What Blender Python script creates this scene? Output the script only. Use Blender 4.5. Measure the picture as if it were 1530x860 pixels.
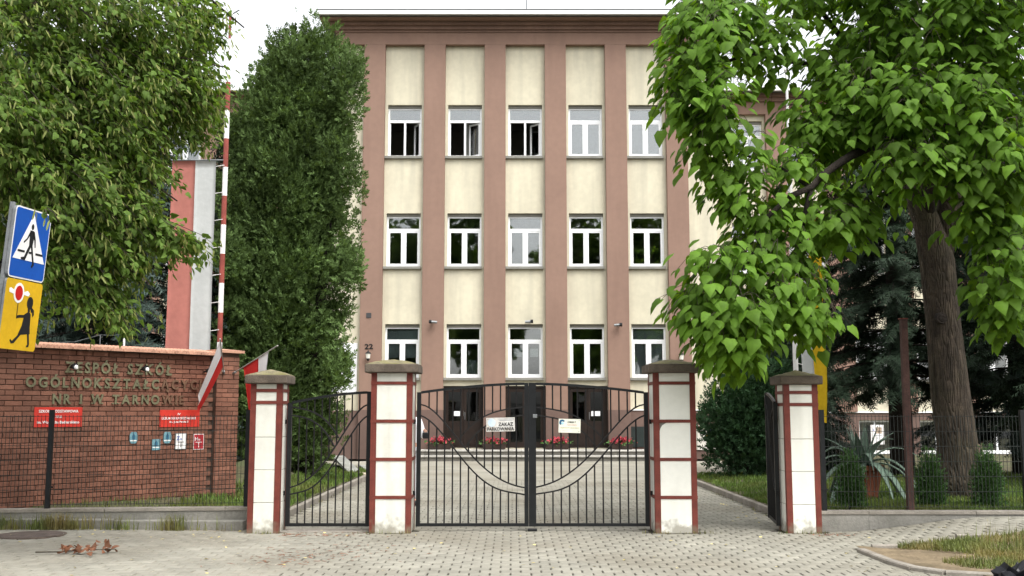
import bpy, bmesh, math, random
import numpy as np
from mathutils import Vector, Matrix
for o in list(bpy.data.objects): bpy.data.objects.remove(o)
S = bpy.context.scene
C = S.collection
R = math.radians
random.seed(7)
rng = np.random.default_rng(7)

# ------------------------------------------------------------ camera, sky, sun, exposure
cd = bpy.data.cameras.new('camera'); cam = bpy.data.objects.new('camera', cd); C.objects.link(cam)
cam.location = (0, 0, 1.6); cam.rotation_euler = (R(90 + 6.72), 0, 0)
cd.sensor_width = 36; cd.lens = 36 * 1554 / 1530; cd.clip_end = 2000
S.camera = cam
SUN_EL, SUN_AZ = 58, 146          # azimuth measured from +Y towards +X: over the right shoulder
W = bpy.data.worlds.new('World'); S.world = W; W.use_nodes = True
nt = W.node_tree; nt.nodes.clear()
sky = nt.nodes.new('ShaderNodeTexSky'); sky.sky_type = 'NISHITA'; sky.sun_disc = False
sky.sun_elevation = R(SUN_EL); sky.sun_rotation = R(SUN_AZ); sky.dust_density = 4; sky.air_density = 1.2; sky.ozone_density = 1
hs = nt.nodes.new('ShaderNodeHueSaturation'); hs.inputs['Saturation'].default_value = 0.12   # cloud cover: grey-white sky
bg = nt.nodes.new('ShaderNodeBackground'); bg.inputs['Strength'].default_value = 0.15
wo = nt.nodes.new('ShaderNodeOutputWorld')
nt.links.new(sky.outputs[0], hs.inputs['Color']); nt.links.new(hs.outputs[0], bg.inputs[0]); nt.links.new(bg.outputs[0], wo.inputs[0])
sl = bpy.data.lights.new('sun', 'SUN'); sl.energy = 0.6; sl.angle = R(28); sl.color = (1, 0.965, 0.9)
sun = bpy.data.objects.new('sun', sl); C.objects.link(sun)
sd = Vector((math.sin(R(SUN_AZ)) * math.cos(R(SUN_EL)), math.cos(R(SUN_AZ)) * math.cos(R(SUN_EL)), math.sin(R(SUN_EL))))
sun.rotation_euler = sd.to_track_quat('Z', 'Y').to_euler(); sun.location = (10, -10, 30)
S.view_settings.view_transform = 'Standard'; S.view_settings.look = 'None'; S.view_settings.gamma = 1
S.view_settings.use_curve_mapping = False; S.view_settings.exposure = 1.42

# ------------------------------------------------------------ materials
MATS = {}
def mat(name, col, rough=0.7, var=0.12, scale=3.0, bump=0.0, bscale=60, metal=0.0, stain=None, sscale=0.6, samt=0.5, isl=0.0, trans=0.0, spec=0.3, streak=False, tcol=None, dirt=None, bark=False):
    if name in MATS: return MATS[name]
    m = bpy.data.materials.new(name); m.use_nodes = True
    n = m.node_tree.nodes; l = m.node_tree.links
    b = n['Principled BSDF']; out = n['Material Output']
    b.inputs['Roughness'].default_value = rough; b.inputs['Metallic'].default_value = metal
    b.inputs['Specular IOR Level'].default_value = spec
    geo = n.new('ShaderNodeNewGeometry'); pos = geo.outputs['Position']
    def noise(sc, det=5, vec=None):
        t = n.new('ShaderNodeTexNoise'); t.inputs['Scale'].default_value = sc; t.inputs['Detail'].default_value = det
        l.new(vec or pos, t.inputs['Vector']); return t
    def ramp(sock, lo, hi, a=0.35, c=0.65):
        r = n.new('ShaderNodeMapRange'); r.inputs[1].default_value = a; r.inputs[2].default_value = c
        r.inputs[3].default_value = lo; r.inputs[4].default_value = hi; l.new(sock, r.inputs[0]); return r.outputs[0]
    def math_(op, a, c):
        q = n.new('ShaderNodeMath'); q.operation = op
        for i, v in enumerate((a, c)):
            if isinstance(v, (int, float)): q.inputs[i].default_value = v
            else: l.new(v, q.inputs[i])
        return q.outputs[0]
    val = ramp(noise(scale).outputs[0], 1 - var, 1 + var)
    if var: val = math_('MULTIPLY', val, ramp(noise(scale * 9, 3).outputs[0], 1 - var * .6, 1 + var * .6))
    if isl:
        oi = n.new('ShaderNodeObjectInfo')
        rr = math_('FRACT', math_('ADD', geo.outputs['Random Per Island'], oi.outputs['Random']), 0)
        val = math_('MULTIPLY', val, ramp(rr, 1 - isl, 1 + isl, 0, 1))
    mix = n.new('ShaderNodeVectorMath'); mix.operation = 'SCALE'; mix.inputs[0].default_value = col[:3]; l.new(val, mix.inputs[3])
    cs = mix.outputs[0]
    if stain:
        vec = None
        if streak:
            mp = n.new('ShaderNodeMapping'); mp.inputs['Scale'].default_value = (3.5, 3.5, 0.35); l.new(pos, mp.inputs[0]); vec = mp.outputs[0]
        mm = n.new('ShaderNodeMix'); mm.data_type = 'RGBA'
        l.new(ramp(noise(sscale, 6, vec).outputs[0], 0, samt, 0.45, 0.75), mm.inputs[0]); l.new(cs, mm.inputs[6]); mm.inputs[7].default_value = (*stain, 1)
        cs = mm.outputs[2]
    if dirt:      # mud splashed up from the ground
        sx = n.new('ShaderNodeSeparateXYZ'); l.new(pos, sx.inputs[0])
        zf = ramp(math_('ADD', sx.outputs[2], math_('MULTIPLY', ramp(noise(9, 6).outputs[0], -.09, .09), 1.0)), .65, 0, .02, dirt)
        md = n.new('ShaderNodeMix'); md.data_type = 'RGBA'; l.new(zf, md.inputs[0]); l.new(cs, md.inputs[6]); md.inputs[7].default_value = (.17, .145, .10, 1); cs = md.outputs[2]
    l.new(cs, b.inputs['Base Color'])
    if bump:
        bp = n.new('ShaderNodeBump'); bp.inputs['Strength'].default_value = bump; bp.inputs['Distance'].default_value = 0.02
        hn = noise(bscale, 4).outputs[0]
        if bark:
            mp = n.new('ShaderNodeMapping'); mp.inputs['Scale'].default_value = (1, 1, .13); l.new(pos, mp.inputs[0])
            vo = n.new('ShaderNodeTexVoronoi'); vo.feature = 'DISTANCE_TO_EDGE'; vo.inputs['Scale'].default_value = bscale; l.new(mp.outputs[0], vo.inputs['Vector'])
            nz = noise(bscale*.6, 6, mp.outputs[0]); hn = math_('ADD', ramp(vo.outputs[0], 0, 1, 0, .25), nz.outputs[0])
            bp.inputs['Distance'].default_value = .05
            dk = n.new('ShaderNodeVectorMath'); dk.operation = 'SCALE'; l.new(cs, dk.inputs[0]); l.new(ramp(nz.outputs[0], .55, 1.35, .3, .7), dk.inputs[3]); l.new(dk.outputs[0], b.inputs['Base Color'])
        l.new(hn, bp.inputs['Height']); l.new(bp.outputs[0], b.inputs['Normal'])
    if trans:
        tb = n.new('ShaderNodeBsdfTranslucent'); ms = n.new('ShaderNodeMixShader'); ms.inputs[0].default_value = trans
        tv = n.new('ShaderNodeVectorMath'); tv.operation = 'MULTIPLY'; l.new(cs, tv.inputs[0]); tv.inputs[1].default_value = tcol or (1.5, 1.5, .7)
        l.new(tv.outputs[0], tb.inputs[0]); l.new(b.outputs[0], ms.inputs[1]); l.new(tb.outputs[0], ms.inputs[2]); l.new(ms.outputs[0], out.inputs[0])
    MATS[name] = m; return m

def glass_mat(name, refl=0.1, tint=(0.8, 0.85, 0.85)):
    m = bpy.data.materials.new(name); m.use_nodes = True; n = m.node_tree.nodes; l = m.node_tree.links; n.clear()
    o = n.new('ShaderNodeOutputMaterial'); t = n.new('ShaderNodeBsdfTransparent'); t.inputs[0].default_value = (*tint, 1)
    g = n.new('ShaderNodeBsdfGlossy'); g.inputs['Roughness'].default_value = 0.02
    f = n.new('ShaderNodeFresnel'); f.inputs[0].default_value = 1.5
    a = n.new('ShaderNodeMath'); a.operation = 'MULTIPLY_ADD'; a.inputs[1].default_value = 1.0; a.inputs[2].default_value = refl
    x = n.new('ShaderNodeMixShader'); l.new(f.outputs[0], a.inputs[0]); l.new(a.outputs[0], x.inputs[0])
    bp = n.new('ShaderNodeBump'); bp.inputs['Strength'].default_value = 0.06; bp.inputs['Distance'].default_value = 0.02
    no = n.new('ShaderNodeTexNoise'); no.inputs['Scale'].default_value = 1.6; ge = n.new('ShaderNodeNewGeometry')
    l.new(ge.outputs['Position'], no.inputs['Vector']); l.new(no.outputs[0], bp.inputs['Height']); l.new(bp.outputs[0], g.inputs['Normal'])
    l.new(t.outputs[0], x.inputs[1]); l.new(g.outputs[0], x.inputs[2]); l.new(x.outputs[0], o.inputs[0]); return m

M_cream = mat('cream_render', (.575, .532, .405), .9, .06, .7, .12, 120, stain=(.38, .355, .28), sscale=.8, samt=.55, streak=True)
M_brown = mat('brown_render', (.252, .160, .122), .9, .05, .6, .12, 120, stain=(.20, .125, .095), sscale=.8, samt=.5, streak=True)
M_plinth = mat('plinth_render', (.145, .095, .078), .9, .08, .8, .12, 90)
M_cornice = mat('cornice_render', (.20, .125, .095), .9, .1, 1.2, .1, 90)
M_gutter = mat('zinc_gutter', (.62, .64, .66), .35, .05, 2, metal=.5)
M_roof = mat('roof_felt', (.09, .09, .09), .9)
M_white = mat('white_plastic', (.80, .81, .82), .4, .03, 2)
M_sill = mat('weathered_sill', (.22, .215, .19), .8, .1, 3)
M_glass = glass_mat('window_glass', .12)
M_glassdoor = glass_mat('door_glass', .02, (.35, .4, .38))
M_room = mat('room_plaster', (.45, .44, .40), .9, .1, .5)
M_blind = mat('roller_blind', (.36, .38, .38), .9, .05, 2)
M_wood = mat('dark_door_wood', (.017, .0095, .0065), .5, .2, 6)
M_step = mat('step_concrete', (.42, .405, .37), .9, .12, 2, .2, 60, stain=(.2, .19, .16), sscale=1.2, samt=.6)
M_riser = mat('shaded_riser_concrete', (.17, .16, .14), .95, .15, 3, .2, 60)  # risers catch less light; that shade is put into this darker colour
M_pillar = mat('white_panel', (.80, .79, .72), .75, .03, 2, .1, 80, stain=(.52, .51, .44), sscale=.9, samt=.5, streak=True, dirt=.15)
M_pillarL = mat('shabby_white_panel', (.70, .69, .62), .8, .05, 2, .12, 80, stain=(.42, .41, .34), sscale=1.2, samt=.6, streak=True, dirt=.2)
M_redtrim = mat('oxide_red_trim', (.150, .034, .024), .55, .15, 8, .1, 60, dirt=.15)
M_cap = mat('cap_concrete', (.115, .092, .072), .95, .2, 9, .5, 70)
M_capmoss = mat('mossy_cap_top', (.20, .175, .105), .95, .25, 14, .6, 60, stain=(.16, .15, .04), sscale=7, samt=.8)
M_black = mat('black_paint', (.009, .010, .011), .45, .2, 8)
M_blackmatt = mat('black_steel_bar', (.008, .0075, .0075), .7, .25, 8)
M_wire = mat('dark_wire', (.022, .026, .024), .6)
M_conc = mat('old_concrete', (.235, .225, .20), .95, .15, 3, .35, 45, stain=(.12, .115, .095), sscale=1.6, samt=.7)
M_kerb = mat('kerb_concrete', (.27, .245, .21), .95, .15, 4, .35, 50, stain=(.15, .13, .10), sscale=1.8, samt=.7)
M_paver = mat('concrete_paver', (.268, .256, .214), .95, .10, 1.1, .3, 110, stain=(.165, .142, .105), sscale=.5, samt=.62, isl=.09, spec=.1)
M_joint = mat('joint_soil', (.05, .044, .034), 1, .3, 3, .3, 60)
M_joint2 = mat('sandy_joint', (.25, .225, .18), 1, .25, 2, .3, 60)
M_asphalt = mat('asphalt', (.06, .06, .06), .95, .2, 4, .3, 80)
M_soil = mat('lawn_soil', (.085, .075, .042), 1, .3, 2.2, .5, 30, stain=(.045, .07, .022), sscale=1.1, samt=.9)
M_drysoil = mat('dry_soil', (.19, .145, .09), 1, .3, 3, .5, 30, stain=(.09, .07, .04), sscale=2, samt=.7)
M_brick = mat('red_brick', (.195, .086, .056), .85, .14, 2.5, .25, 90, isl=.22, stain=(.13, .075, .055), sscale=.8, samt=.5)
M_mortar = mat('dark_mortar', (.092, .056, .041), 1, .25, 5)
M_tile = mat('salmon_tile', (.43, .235, .16), .8, .12, 6, .2, 60, isl=.12)
M_letter = mat('tarnished_brass', (.155, .146, .085), .6, .2, 12, metal=.15)
M_letterdark = mat('unlit_letter', (.135, .075, .045), .7, .2, 12)  # last letters of a row: missing reflection painted as a darker brown
M_red = mat('red_sign_paint', (.52, .035, .022), .5, .08, 6)
M_whitep = mat('white_print', (.78, .76, .74), .6, .04, 6)
M_blue = mat('sign_blue', (.008, .075, .36), .4, .06, 4)
M_yellow = mat('sign_yellow', (.60, .36, .012), .4, .07, 4)
M_signred = mat('sign_red', (.5, .012, .012), .4, .05, 4)
M_signblack = mat('sign_black', (.010, .010, .011), .5, .05, 4)
M_grey = mat('galvanised', (.22, .23, .235), .5, .15, 8, metal=.6)
M_flagw = mat('flag_white', (.86, .84, .84), .9, .04, 3, trans=.45, tcol=(1, 1, 1))
M_flagr = mat('flag_red', (.62, .045, .04), .9, .06, 3, trans=.4, tcol=(1.2, 1, 1))
M_banr = mat('faded_red_cloth', (.37, .14, .113), .95, .08, 1.2, .15, 20)
M_banw = mat('grey_white_cloth', (.44, .45, .44), .95, .06, 1.2, .15, 20)
M_bany = mat('yellow_cloth', (.56, .37, .01), .9, .08, 2, trans=.2, tcol=(1, 1, 1))
M_polered = mat('pole_red', (.26, .06, .045), .5, .15, 6)
M_bark = mat('grey_brown_bark', (.060, .046, .034),   .95, .3, 5, .6, 24, bark=True, stain=(.05, .05, .022), sscale=1.2, samt=.6)
M_bark2 = mat('dark_bark', (.026, .02, .016), .95, .3, 7, .9, 30)
M_twig = mat('twig_bark', (.05, .04, .028), .9, .25, 8)
M_catalpa = mat('catalpa_leaf', (.112, .212, .026), .6, .14, 1.6, isl=.36, trans=.45, tcol=(1.7, 1.6, .6), spec=.16)
M_linden = mat('linden_leaf', (.108, .176, .036), .6, .14, 1.6, isl=.38, trans=.42, spec=.15)
M_bract = mat('linden_bract', (.25, .28, .085), .6, .12, 3, isl=.3, trans=.3)
M_thuja = mat('thuja_spray', (.088, .138, .044), .85, .3, 1.1, isl=.4, trans=.2, spec=.1)
M_thujas = mat('small_thuja_spray', (.042, .098, .022), .7, .2, 2.5, isl=.35, trans=.12)
M_yew = mat('yew_spray', (.022, .056, .020), .7, .2, 1.5, isl=.35, trans=.1)
M_spruce = mat('spruce_needle', (.022, .040, .021), .7, .2, .8, isl=.4, trans=.05)
M_bspruce = mat('blue_spruce_needle', (.040, .062, .050), .7, .2, .8, isl=.4, trans=.05)
M_grass = mat('grass_blade', (.095, .155, .030), .7, .22, .8, isl=.4, trans=.25, stain=(.20, .17, .06), sscale=1.0, samt=.5)
M_wildgrass = mat('wild_grass', (.125, .15, .045), .7, .2, 1.4, isl=.45, trans=.25, stain=(.30, .22, .10), sscale=1.8, samt=.95)
M_terra = mat('terracotta', (.26, .085, .045), .85, .2, 5, .2, 40)
M_agave = mat('agave_leaf', (.115, .165, .125), .5, .15, 5, isl=.15)
M_flower = mat('red_blossom', (.36, .045, .06), .7, .1, 5, isl=.35, trans=.2, tcol=(1, 1, 1))
M_trough = mat('trough_brown', (.045, .03, .024), .8, .1, 5)
M_skin = mat('skin', (.52, .30, .21), .6, .05, 8)
M_hair = mat('brown_hair', (.06, .035, .02), .7, .2, 20)
M_cloth = mat('white_shirt', (.72, .72, .74), .9, .05, 6)
M_trouser = mat('pale_trousers', (.5, .5, .52), .9, .08, 6)
M_dryleaf = mat('dry_leaf', (.20, .085, .045), .8, .2, 12, isl=.4)
M_litter = mat('yellow_litter', (.52, .43, .17), .8, .2, 12, isl=.4)
M_plank = mat('grey_plank', (.26, .26, .235), .9, .2, 6, .3, 40)
M_greenglass = mat('dark_grille', (.02, .028, .026), .5, .1, 6)

# ------------------------------------------------------------ mesh helpers
WLOC = {}
class MB:
    def __init__(s): s.v = []; s.f = []
    def add(s, vs, fs):
        k = len(s.v); s.v += [tuple(p) for p in vs]; s.f += [tuple(i + k for i in f) for f in fs]; return s
    def box(s, x0, x1, y0, y1, z0, z1):
        return s.add([(x0,y0,z0),(x1,y0,z0),(x1,y1,z0),(x0,y1,z0),(x0,y0,z1),(x1,y0,z1),(x1,y1,z1),(x0,y1,z1)],
                     [(0,3,2,1),(4,5,6,7),(0,1,5,4),(1,2,6,5),(2,3,7,6),(3,0,4,7)])
    def obox(s, c, ax, ay, az, hx, hy, hz):
        c = Vector(c); ax, ay, az = Vector(ax).normalized(), Vector(ay).normalized(), Vector(az).normalized()
        vs = [c + ax*(hx*i) + ay*(hy*j) + az*(hz*k) for k in (-1,1) for (i,j) in ((-1,-1),(1,-1),(1,1),(-1,1))]
        return s.add(vs, [(0,3,2,1),(4,5,6,7),(0,1,5,4),(1,2,6,5),(2,3,7,6),(3,0,4,7)])
    def cbox(s, x0, x1, y0, y1, z0, z1, c=.01):      # box with chamfered edges
        vs = []; m = []
        b = bmesh.new(); bmesh.ops.create_cube(b, size=1)
        for v in b.verts: v.co = Vector(((x0+x1)/2 + v.co.x*(x1-x0), (y0+y1)/2 + v.co.y*(y1-y0), (z0+z1)/2 + v.co.z*(z1-z0)))
        bmesh.ops.bevel(b, geom=b.edges[:], offset=c, segments=1, affect='EDGES')
        b.verts.index_update(); vs = [v.co[:] for v in b.verts]; m = [[v.index for v in f.verts] for f in b.faces]; b.free()
        return s.add(vs, m)
    def tube(s, pts, rads, n=8, cap=True):
        pts = [Vector(p) for p in pts]
        if isinstance(rads, (int, float)): rads = [rads] * len(pts)
        k = len(s.v); up = None
        for i, p in enumerate(pts):
            t = (pts[min(i+1, len(pts)-1)] - pts[max(i-1, 0)]).normalized()
            if up is None: up = t.orthogonal().normalized()
            a = (up - t*up.dot(t)).normalized(); up = a; b = t.cross(a)
            for j in range(n):
                q = 2*math.pi*j/n; s.v.append(tuple(p + (a*math.cos(q) + b*math.sin(q))*rads[i]))
        for i in range(len(pts)-1):
            for j in range(n):
                j2 = (j+1) % n; s.f.append((k+i*n+j, k+i*n+j2, k+(i+1)*n+j2, k+(i+1)*n+j))
        if cap: s.f.append(tuple(k+j for j in reversed(range(n)))); e = k+(len(pts)-1)*n; s.f.append(tuple(e+j for j in range(n)))
        return s
    def strip(s, pts, w, d, ydir=(0,1,0)):            # flat bar along pts (in a vertical plane), thickness w across, d deep
        pts = [Vector(p) for p in pts]; y = Vector(ydir).normalized(); k = len(s.v)
        for i, p in enumerate(pts):
            t = (pts[min(i+1, len(pts)-1)] - pts[max(i-1, 0)]).normalized(); n = t.cross(y).normalized()
            for a, b in ((-1,-1),(1,-1),(1,1),(-1,1)): s.v.append(tuple(p + n*(a*w/2) + y*(b*d/2)))
        for i in range(len(pts)-1):
            for j in range(4):
                j2 = (j+1) % 4; s.f.append((k+i*4+j, k+i*4+j2, k+(i+1)*4+j2, k+(i+1)*4+j))
        s.f.append((k+3,k+2,k+1,k)); e = k+(len(pts)-1)*4; s.f.append((e,e+1,e+2,e+3)); return s
    def lathe(s, c, prof, n=20):
        k = len(s.v)
        for r, z in prof:
            for j in range(n): q = 2*math.pi*j/n; s.v.append((c[0]+r*math.cos(q), c[1]+r*math.sin(q), c[2]+z))
        for i in range(len(prof)-1):
            for j in range(n): j2 = (j+1) % n; s.f.append((k+i*n+j, k+i*n+j2, k+(i+1)*n+j2, k+(i+1)*n+j))
        s.f.append(tuple(k+j for j in reversed(range(n)))); e = k+(len(prof)-1)*n; s.f.append(tuple(e+j for j in range(n))); return s
    def poly(s, o, ax, ay, pts, th, nrm):             # flat outline pts (2d) extruded by th along nrm
        o, ax, ay, nrm = Vector(o), Vector(ax), Vector(ay), Vector(nrm); n = len(pts)
        a = [o + ax*p[0] + ay*p[1] for p in pts]; b = [p + nrm*th for p in a]
        return s.add(a + b, [tuple(range(n))[::-1], tuple(range(n, 2*n))] + [(i, (i+1) % n, n+(i+1) % n, n+i) for i in range(n)])
    def build(s, name, m, parent=None, smooth=False, base=None):
        me = bpy.data.meshes.new(name)
        off = WLOC.get(parent.name, Vector((0,0,0))) if parent else Vector(base if base else (0,0,0))
        me.from_pydata([tuple(Vector(v) - off) for v in s.v], [], s.f)
        b = bmesh.new(); b.from_mesh(me); bmesh.ops.recalc_face_normals(b, faces=b.faces[:]); b.to_mesh(me); b.free()
        if smooth: me.shade_smooth()
        me.materials.append(m); return link(name, me, parent, off)
def link(name, me, parent=None, off=Vector((0,0,0))):
    o = bpy.data.objects.new(name, me); C.objects.link(o)
    if parent: o.parent = parent
    else: o.location = off
    WLOC[o.name] = Vector(off); return o
def thing(name, loc, label, cat, group=None):
    o = bpy.data.objects.new(name, None); C.objects.link(o); o.location = loc; WLOC[o.name] = Vector(loc)
    return tag(o, label, cat, group)
def tag(o, label, cat, group=None):
    o['label'] = label; o['category'] = cat
    if group: o['group'] = group
    return o
def struct(o): o['kind'] = 'structure'; return o
def stuff(o): o['kind'] = 'stuff'; return o
def npmesh(name, V, F, m, parent=None, smooth=False, off=None):
    """V (n,3) float array in world space, F (m,k) int array, all faces of k corners"""
    o_ = WLOC.get(parent.name, Vector((0,0,0))) if parent else Vector(off or (0,0,0))
    V = np.asarray(V, dtype=np.float32) - np.array(o_, dtype=np.float32); F = np.asarray(F, dtype=np.int32); k = F.shape[1]
    me = bpy.data.meshes.new(name); me.vertices.add(len(V)); me.vertices.foreach_set('co', V.ravel())
    me.loops.add(F.size); me.loops.foreach_set('vertex_index', F.ravel()); me.polygons.add(len(F))
    me.polygons.foreach_set('loop_start', np.arange(0, F.size, k, dtype=np.int32))
    me.update(calc_edges=True)
    if smooth: me.shade_smooth()
    me.materials.append(m); return link(name, me, parent, o_)
def sm(a, b, x):
    t = np.clip((x-a)/(b-a), 0, 1); return t*t*(3-2*t)
_txt = {}
def text_mesh(t, bold=.0, ext=.0):
    k = (t, bold, ext)
    if k not in _txt:
        cu = bpy.data.curves.new('t', 'FONT'); cu.body = t; cu.size = 1; cu.offset = bold; cu.extrude = ext; cu.resolution_u = 3
        cu.align_x = 'CENTER'
        o = bpy.data.objects.new('t', cu); C.objects.link(o)
        dg = bpy.context.evaluated_depsgraph_get(); me = bpy.data.meshes.new_from_object(o.evaluated_get(dg))
        vs = [v.co[:] for v in me.vertices]; fs = [tuple(p.vertices) for p in me.polygons]
        bpy.data.objects.remove(o); bpy.data.curves.remove(cu); bpy.data.meshes.remove(me); _txt[k] = (vs, fs)
    return _txt[k]
def put_text(t, o, ax, ay, nrm, w, h, m, parent, name='lettering', bold=.015, ext=.02, proud=.003):
    """text centred on o, stretched to w x h (h = cap height)"""
    vs, fs = text_mesh(t, bold, ext)
    if not vs: return None
    xs = [v[0] for v in vs]; x0, x1 = min(xs), max(xs); zs = [v[2] for v in vs]; sx = w/(x1-x0); sy = h/.73
    o, ax, ay, nrm = Vector(o), Vector(ax), Vector(ay), Vector(nrm)
    V = [o + ax*((v[0]-(x0+x1)/2)*sx) + ay*((v[1]-.365)*sy) + nrm*(proud + (v[2]-min(zs))*sy) for v in vs]
    return MB().add(V, fs).build(name, m, parent)

# ------------------------------------------------------------ ground, road, pavement
def hz(x, y):
    x = np.asarray(x, float); y = np.asarray(y, float)
    return .20*sm(4.3, 6.5, x)*sm(11.2, 12.6, y)*(1 - sm(14.6, 14.61, y)) + .05*sm(-3.4, -6.5, x)*sm(11.5, 14.2, y)
struct(MB().add([(-400,-300,-.12),(400,-300,-.12),(400,700,-.12),(-400,700,-.12)], [(0,1,2,3)]).build('ground', M_soil))
struct(MB().add([(-200,-12,-.10),(200,-12,-.10),(200,9.3,-.10),(-200,9.3,-.10)], [(0,1,2,3)]).build('road', M_asphalt))
def sheet(name, x0, x1, y0, y1, nx, ny, zf, m, cut=None):
    X, Y = np.meshgrid(np.linspace(x0, x1, nx+1), np.linspace(y0, y1, ny+1)); Z = zf(X, Y)
    V = np.stack([X, Y, Z], -1).reshape(-1, 3); i = np.arange(nx*ny); a = (i//nx)*(nx+1) + i % nx
    F = np.stack([a, a+1, a+nx+2, a+nx+1], 1)
    if cut is not None:
        c = V[F].mean(1); F = F[~cut(c[:,0], c[:,1])]
    return npmesh(name, V, F, m, smooth=True)
def verge_edge(x): return 11.98 + .05*np.sin(x*2)
in_verge = lambda x, y: (x > 4.0 + .55*sm(11.0, 10.2, y)) & (y < 12.40)
struct(sheet('sandy_pavement', -9, -2.3, 9.3, 14.62, 40, 30, lambda x, y: hz(x, y) - .005 + .0025*np.sin(x*9)*np.sin(y*8), M_joint2))
pavement = struct(sheet('pavement', -2.3, 10, 9.3, 14.62, 65, 40, lambda x, y: hz(x, y) - .012 + .0*x, M_joint))
courtyard = struct(sheet('courtyard', -3.42, 4.02, 14.62, 24.5, 20, 40, lambda x, y: 0*x - .012, M_joint))
far_yard = struct(sheet('forecourt', -16, 16, 24.5, 33.7, 20, 20, lambda x, y: 0*x - .008, M_paver))

def paver_tmpl():
    hx, hy, c, t = .5, .5, 1.0, 1.0
    return None
PW, PD, GX, GY = .205, .168, .019, .003
def paver_block(xs, ys, name, parent, n_individual):
    rows = []
    y = ys[0]; r = 0
    while y < ys[1]:
        x = xs[0] + (PW/2 if r % 2 else 0)
        while x < xs[1]:
            rows.append((x + PW/2, y + PD/2)); x += PW
        y += PD; r += 1
    P = np.array(rows)
    keep = ~in_verge(P[:,0], P[:,1])
    for (u0, u1) in ((-1.93,-1.26),(1.83,2.5),(-3.54,-3.0),(3.57,4.13)):   # pillars stand here
        keep &= ~((P[:,0] > u0) & (P[:,0] < u1) & (P[:,1] > 13.95) & (P[:,1] < 14.42))
    keep &= ~((P[:,0]+6.1)**2 + (P[:,1]-13.45)**2 < .42**2)
    keep &= ~((P[:,1] > 14.18) & ((P[:,0] > 4.0) | (P[:,0] < -3.4)))
    P = P[keep]
    order = np.argsort(P[:,1] + .12*np.abs(P[:,0])); P = P[order]
    ind = P[np.abs(P[:,0])/P[:,1] < .52][:n_individual] if n_individual else P[:0]
    hx, hy, c, d = (PW-GX)/2, (PD-GY)/2, .004, .003
    tv = np.array([(-hx,-hy,-.02),(hx,-hy,-.02),(hx,hy,-.02),(-hx,hy,-.02),(-hx,-hy,-d),(hx,-hy,-d),(hx,hy,-d),(-hx,hy,-d),
                   (-hx+c,-hy+c,0),(hx-c,-hy+c,0),(hx-c,hy-c,0),(-hx+c,hy-c,0)])
    tf = [(8,9,10,11),(0,1,5,4),(1,2,6,5),(2,3,7,6),(3,0,4,7),(4,5,9,8),(5,6,10,9),(6,7,11,10),(7,4,8,11)]
    if len(ind):
        me = bpy.data.meshes.new('paver'); me.from_pydata([tuple(v) for v in tv], [], tf); me.materials.append(M_paver)
        for x, y in ind:
            o = bpy.data.objects.new('paver', me); C.objects.link(o); o.parent = parent
            o.location = (x, y, float(hz(x, y)) + random.uniform(-.002, .003)); gx_, gy_ = float(hz(x+.1,y)-hz(x-.1,y))/.2, float(hz(x,y+.1)-hz(x,y-.1))/.2; o.rotation_euler = (gy_+random.gauss(0,.006), -gx_+random.gauss(0,.006), random.gauss(0,.008))
        s = set(map(tuple, ind)); P = np.array([p for p in P if tuple(p) not in s])
    n = len(P); Z = hz(P[:,0], P[:,1]) + rng.uniform(-.002, .003, n)
    V = tv[None] + np.stack([P[:,0], P[:,1], Z], 1)[:,None]
    ti = rng.normal(0, .006, (n, 2)); ti[:,0] += (hz(P[:,0]+.1, P[:,1])-hz(P[:,0]-.1, P[:,1]))/.2; ti[:,1] += (hz(P[:,0], P[:,1]+.1)-hz(P[:,0], P[:,1]-.1))/.2; V[:,:,2] += tv[None,:,0]*ti[:,:1] + tv[None,:,1]*ti[:,1:]
    F = (np.array(tf)[None] + (np.arange(n)*12)[:,None,None]).reshape(-1, 4)
    return stuff(npmesh(name, V.reshape(-1,3), F, M_paver, parent))
paver_block((-7.6, 8.2), (9.75, 14.55), 'paver_field', pavement, 300)
paver_block((-3.38, 3.95), (14.62, 24.4), 'paver_field', courtyard, 0)

# lawns either side of the courtyard, raised
def zl_left(x, y): return .10 + .14*sm(-3.5, -5.5, x)*sm(14.6, 16, y+.0*x) + .12*sm(-5.0,-6.0,x)*sm(16,15,y) + .46*np.exp(-((x+4.95)/.8)**2 - ((y-20.3)/1.5)**2) + .015*np.sin(x*5)*np.cos(y*4)
def zl_right(x, y): return .10 + .13*sm(4.2, 5.4, x)*(1-sm(18, 26, y)) + .015*np.sin(x*4)*np.cos(y*5)
struct(sheet('lawn', -20, -3.46, 14.66, 27, 110, 80, zl_left, M_soil))
struct(sheet('lawn', 4.06, 22, 14.42, 25.0, 110, 80, zl_right, M_soil))
struct(sheet('lawn', 8.2, 30, 25.0, 36.8, 40, 30, lambda x, y: .08 + 0*x, M_soil))
struct(sheet('verge', 4.0, 12, 9.3, 12.42, 60, 30, lambda x, y: hz(x, y) + .02 + .02*np.sin(x*6)*np.sin(y*7), M_drysoil, cut=lambda x, y: ~in_verge(x, y+.02)))

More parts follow.
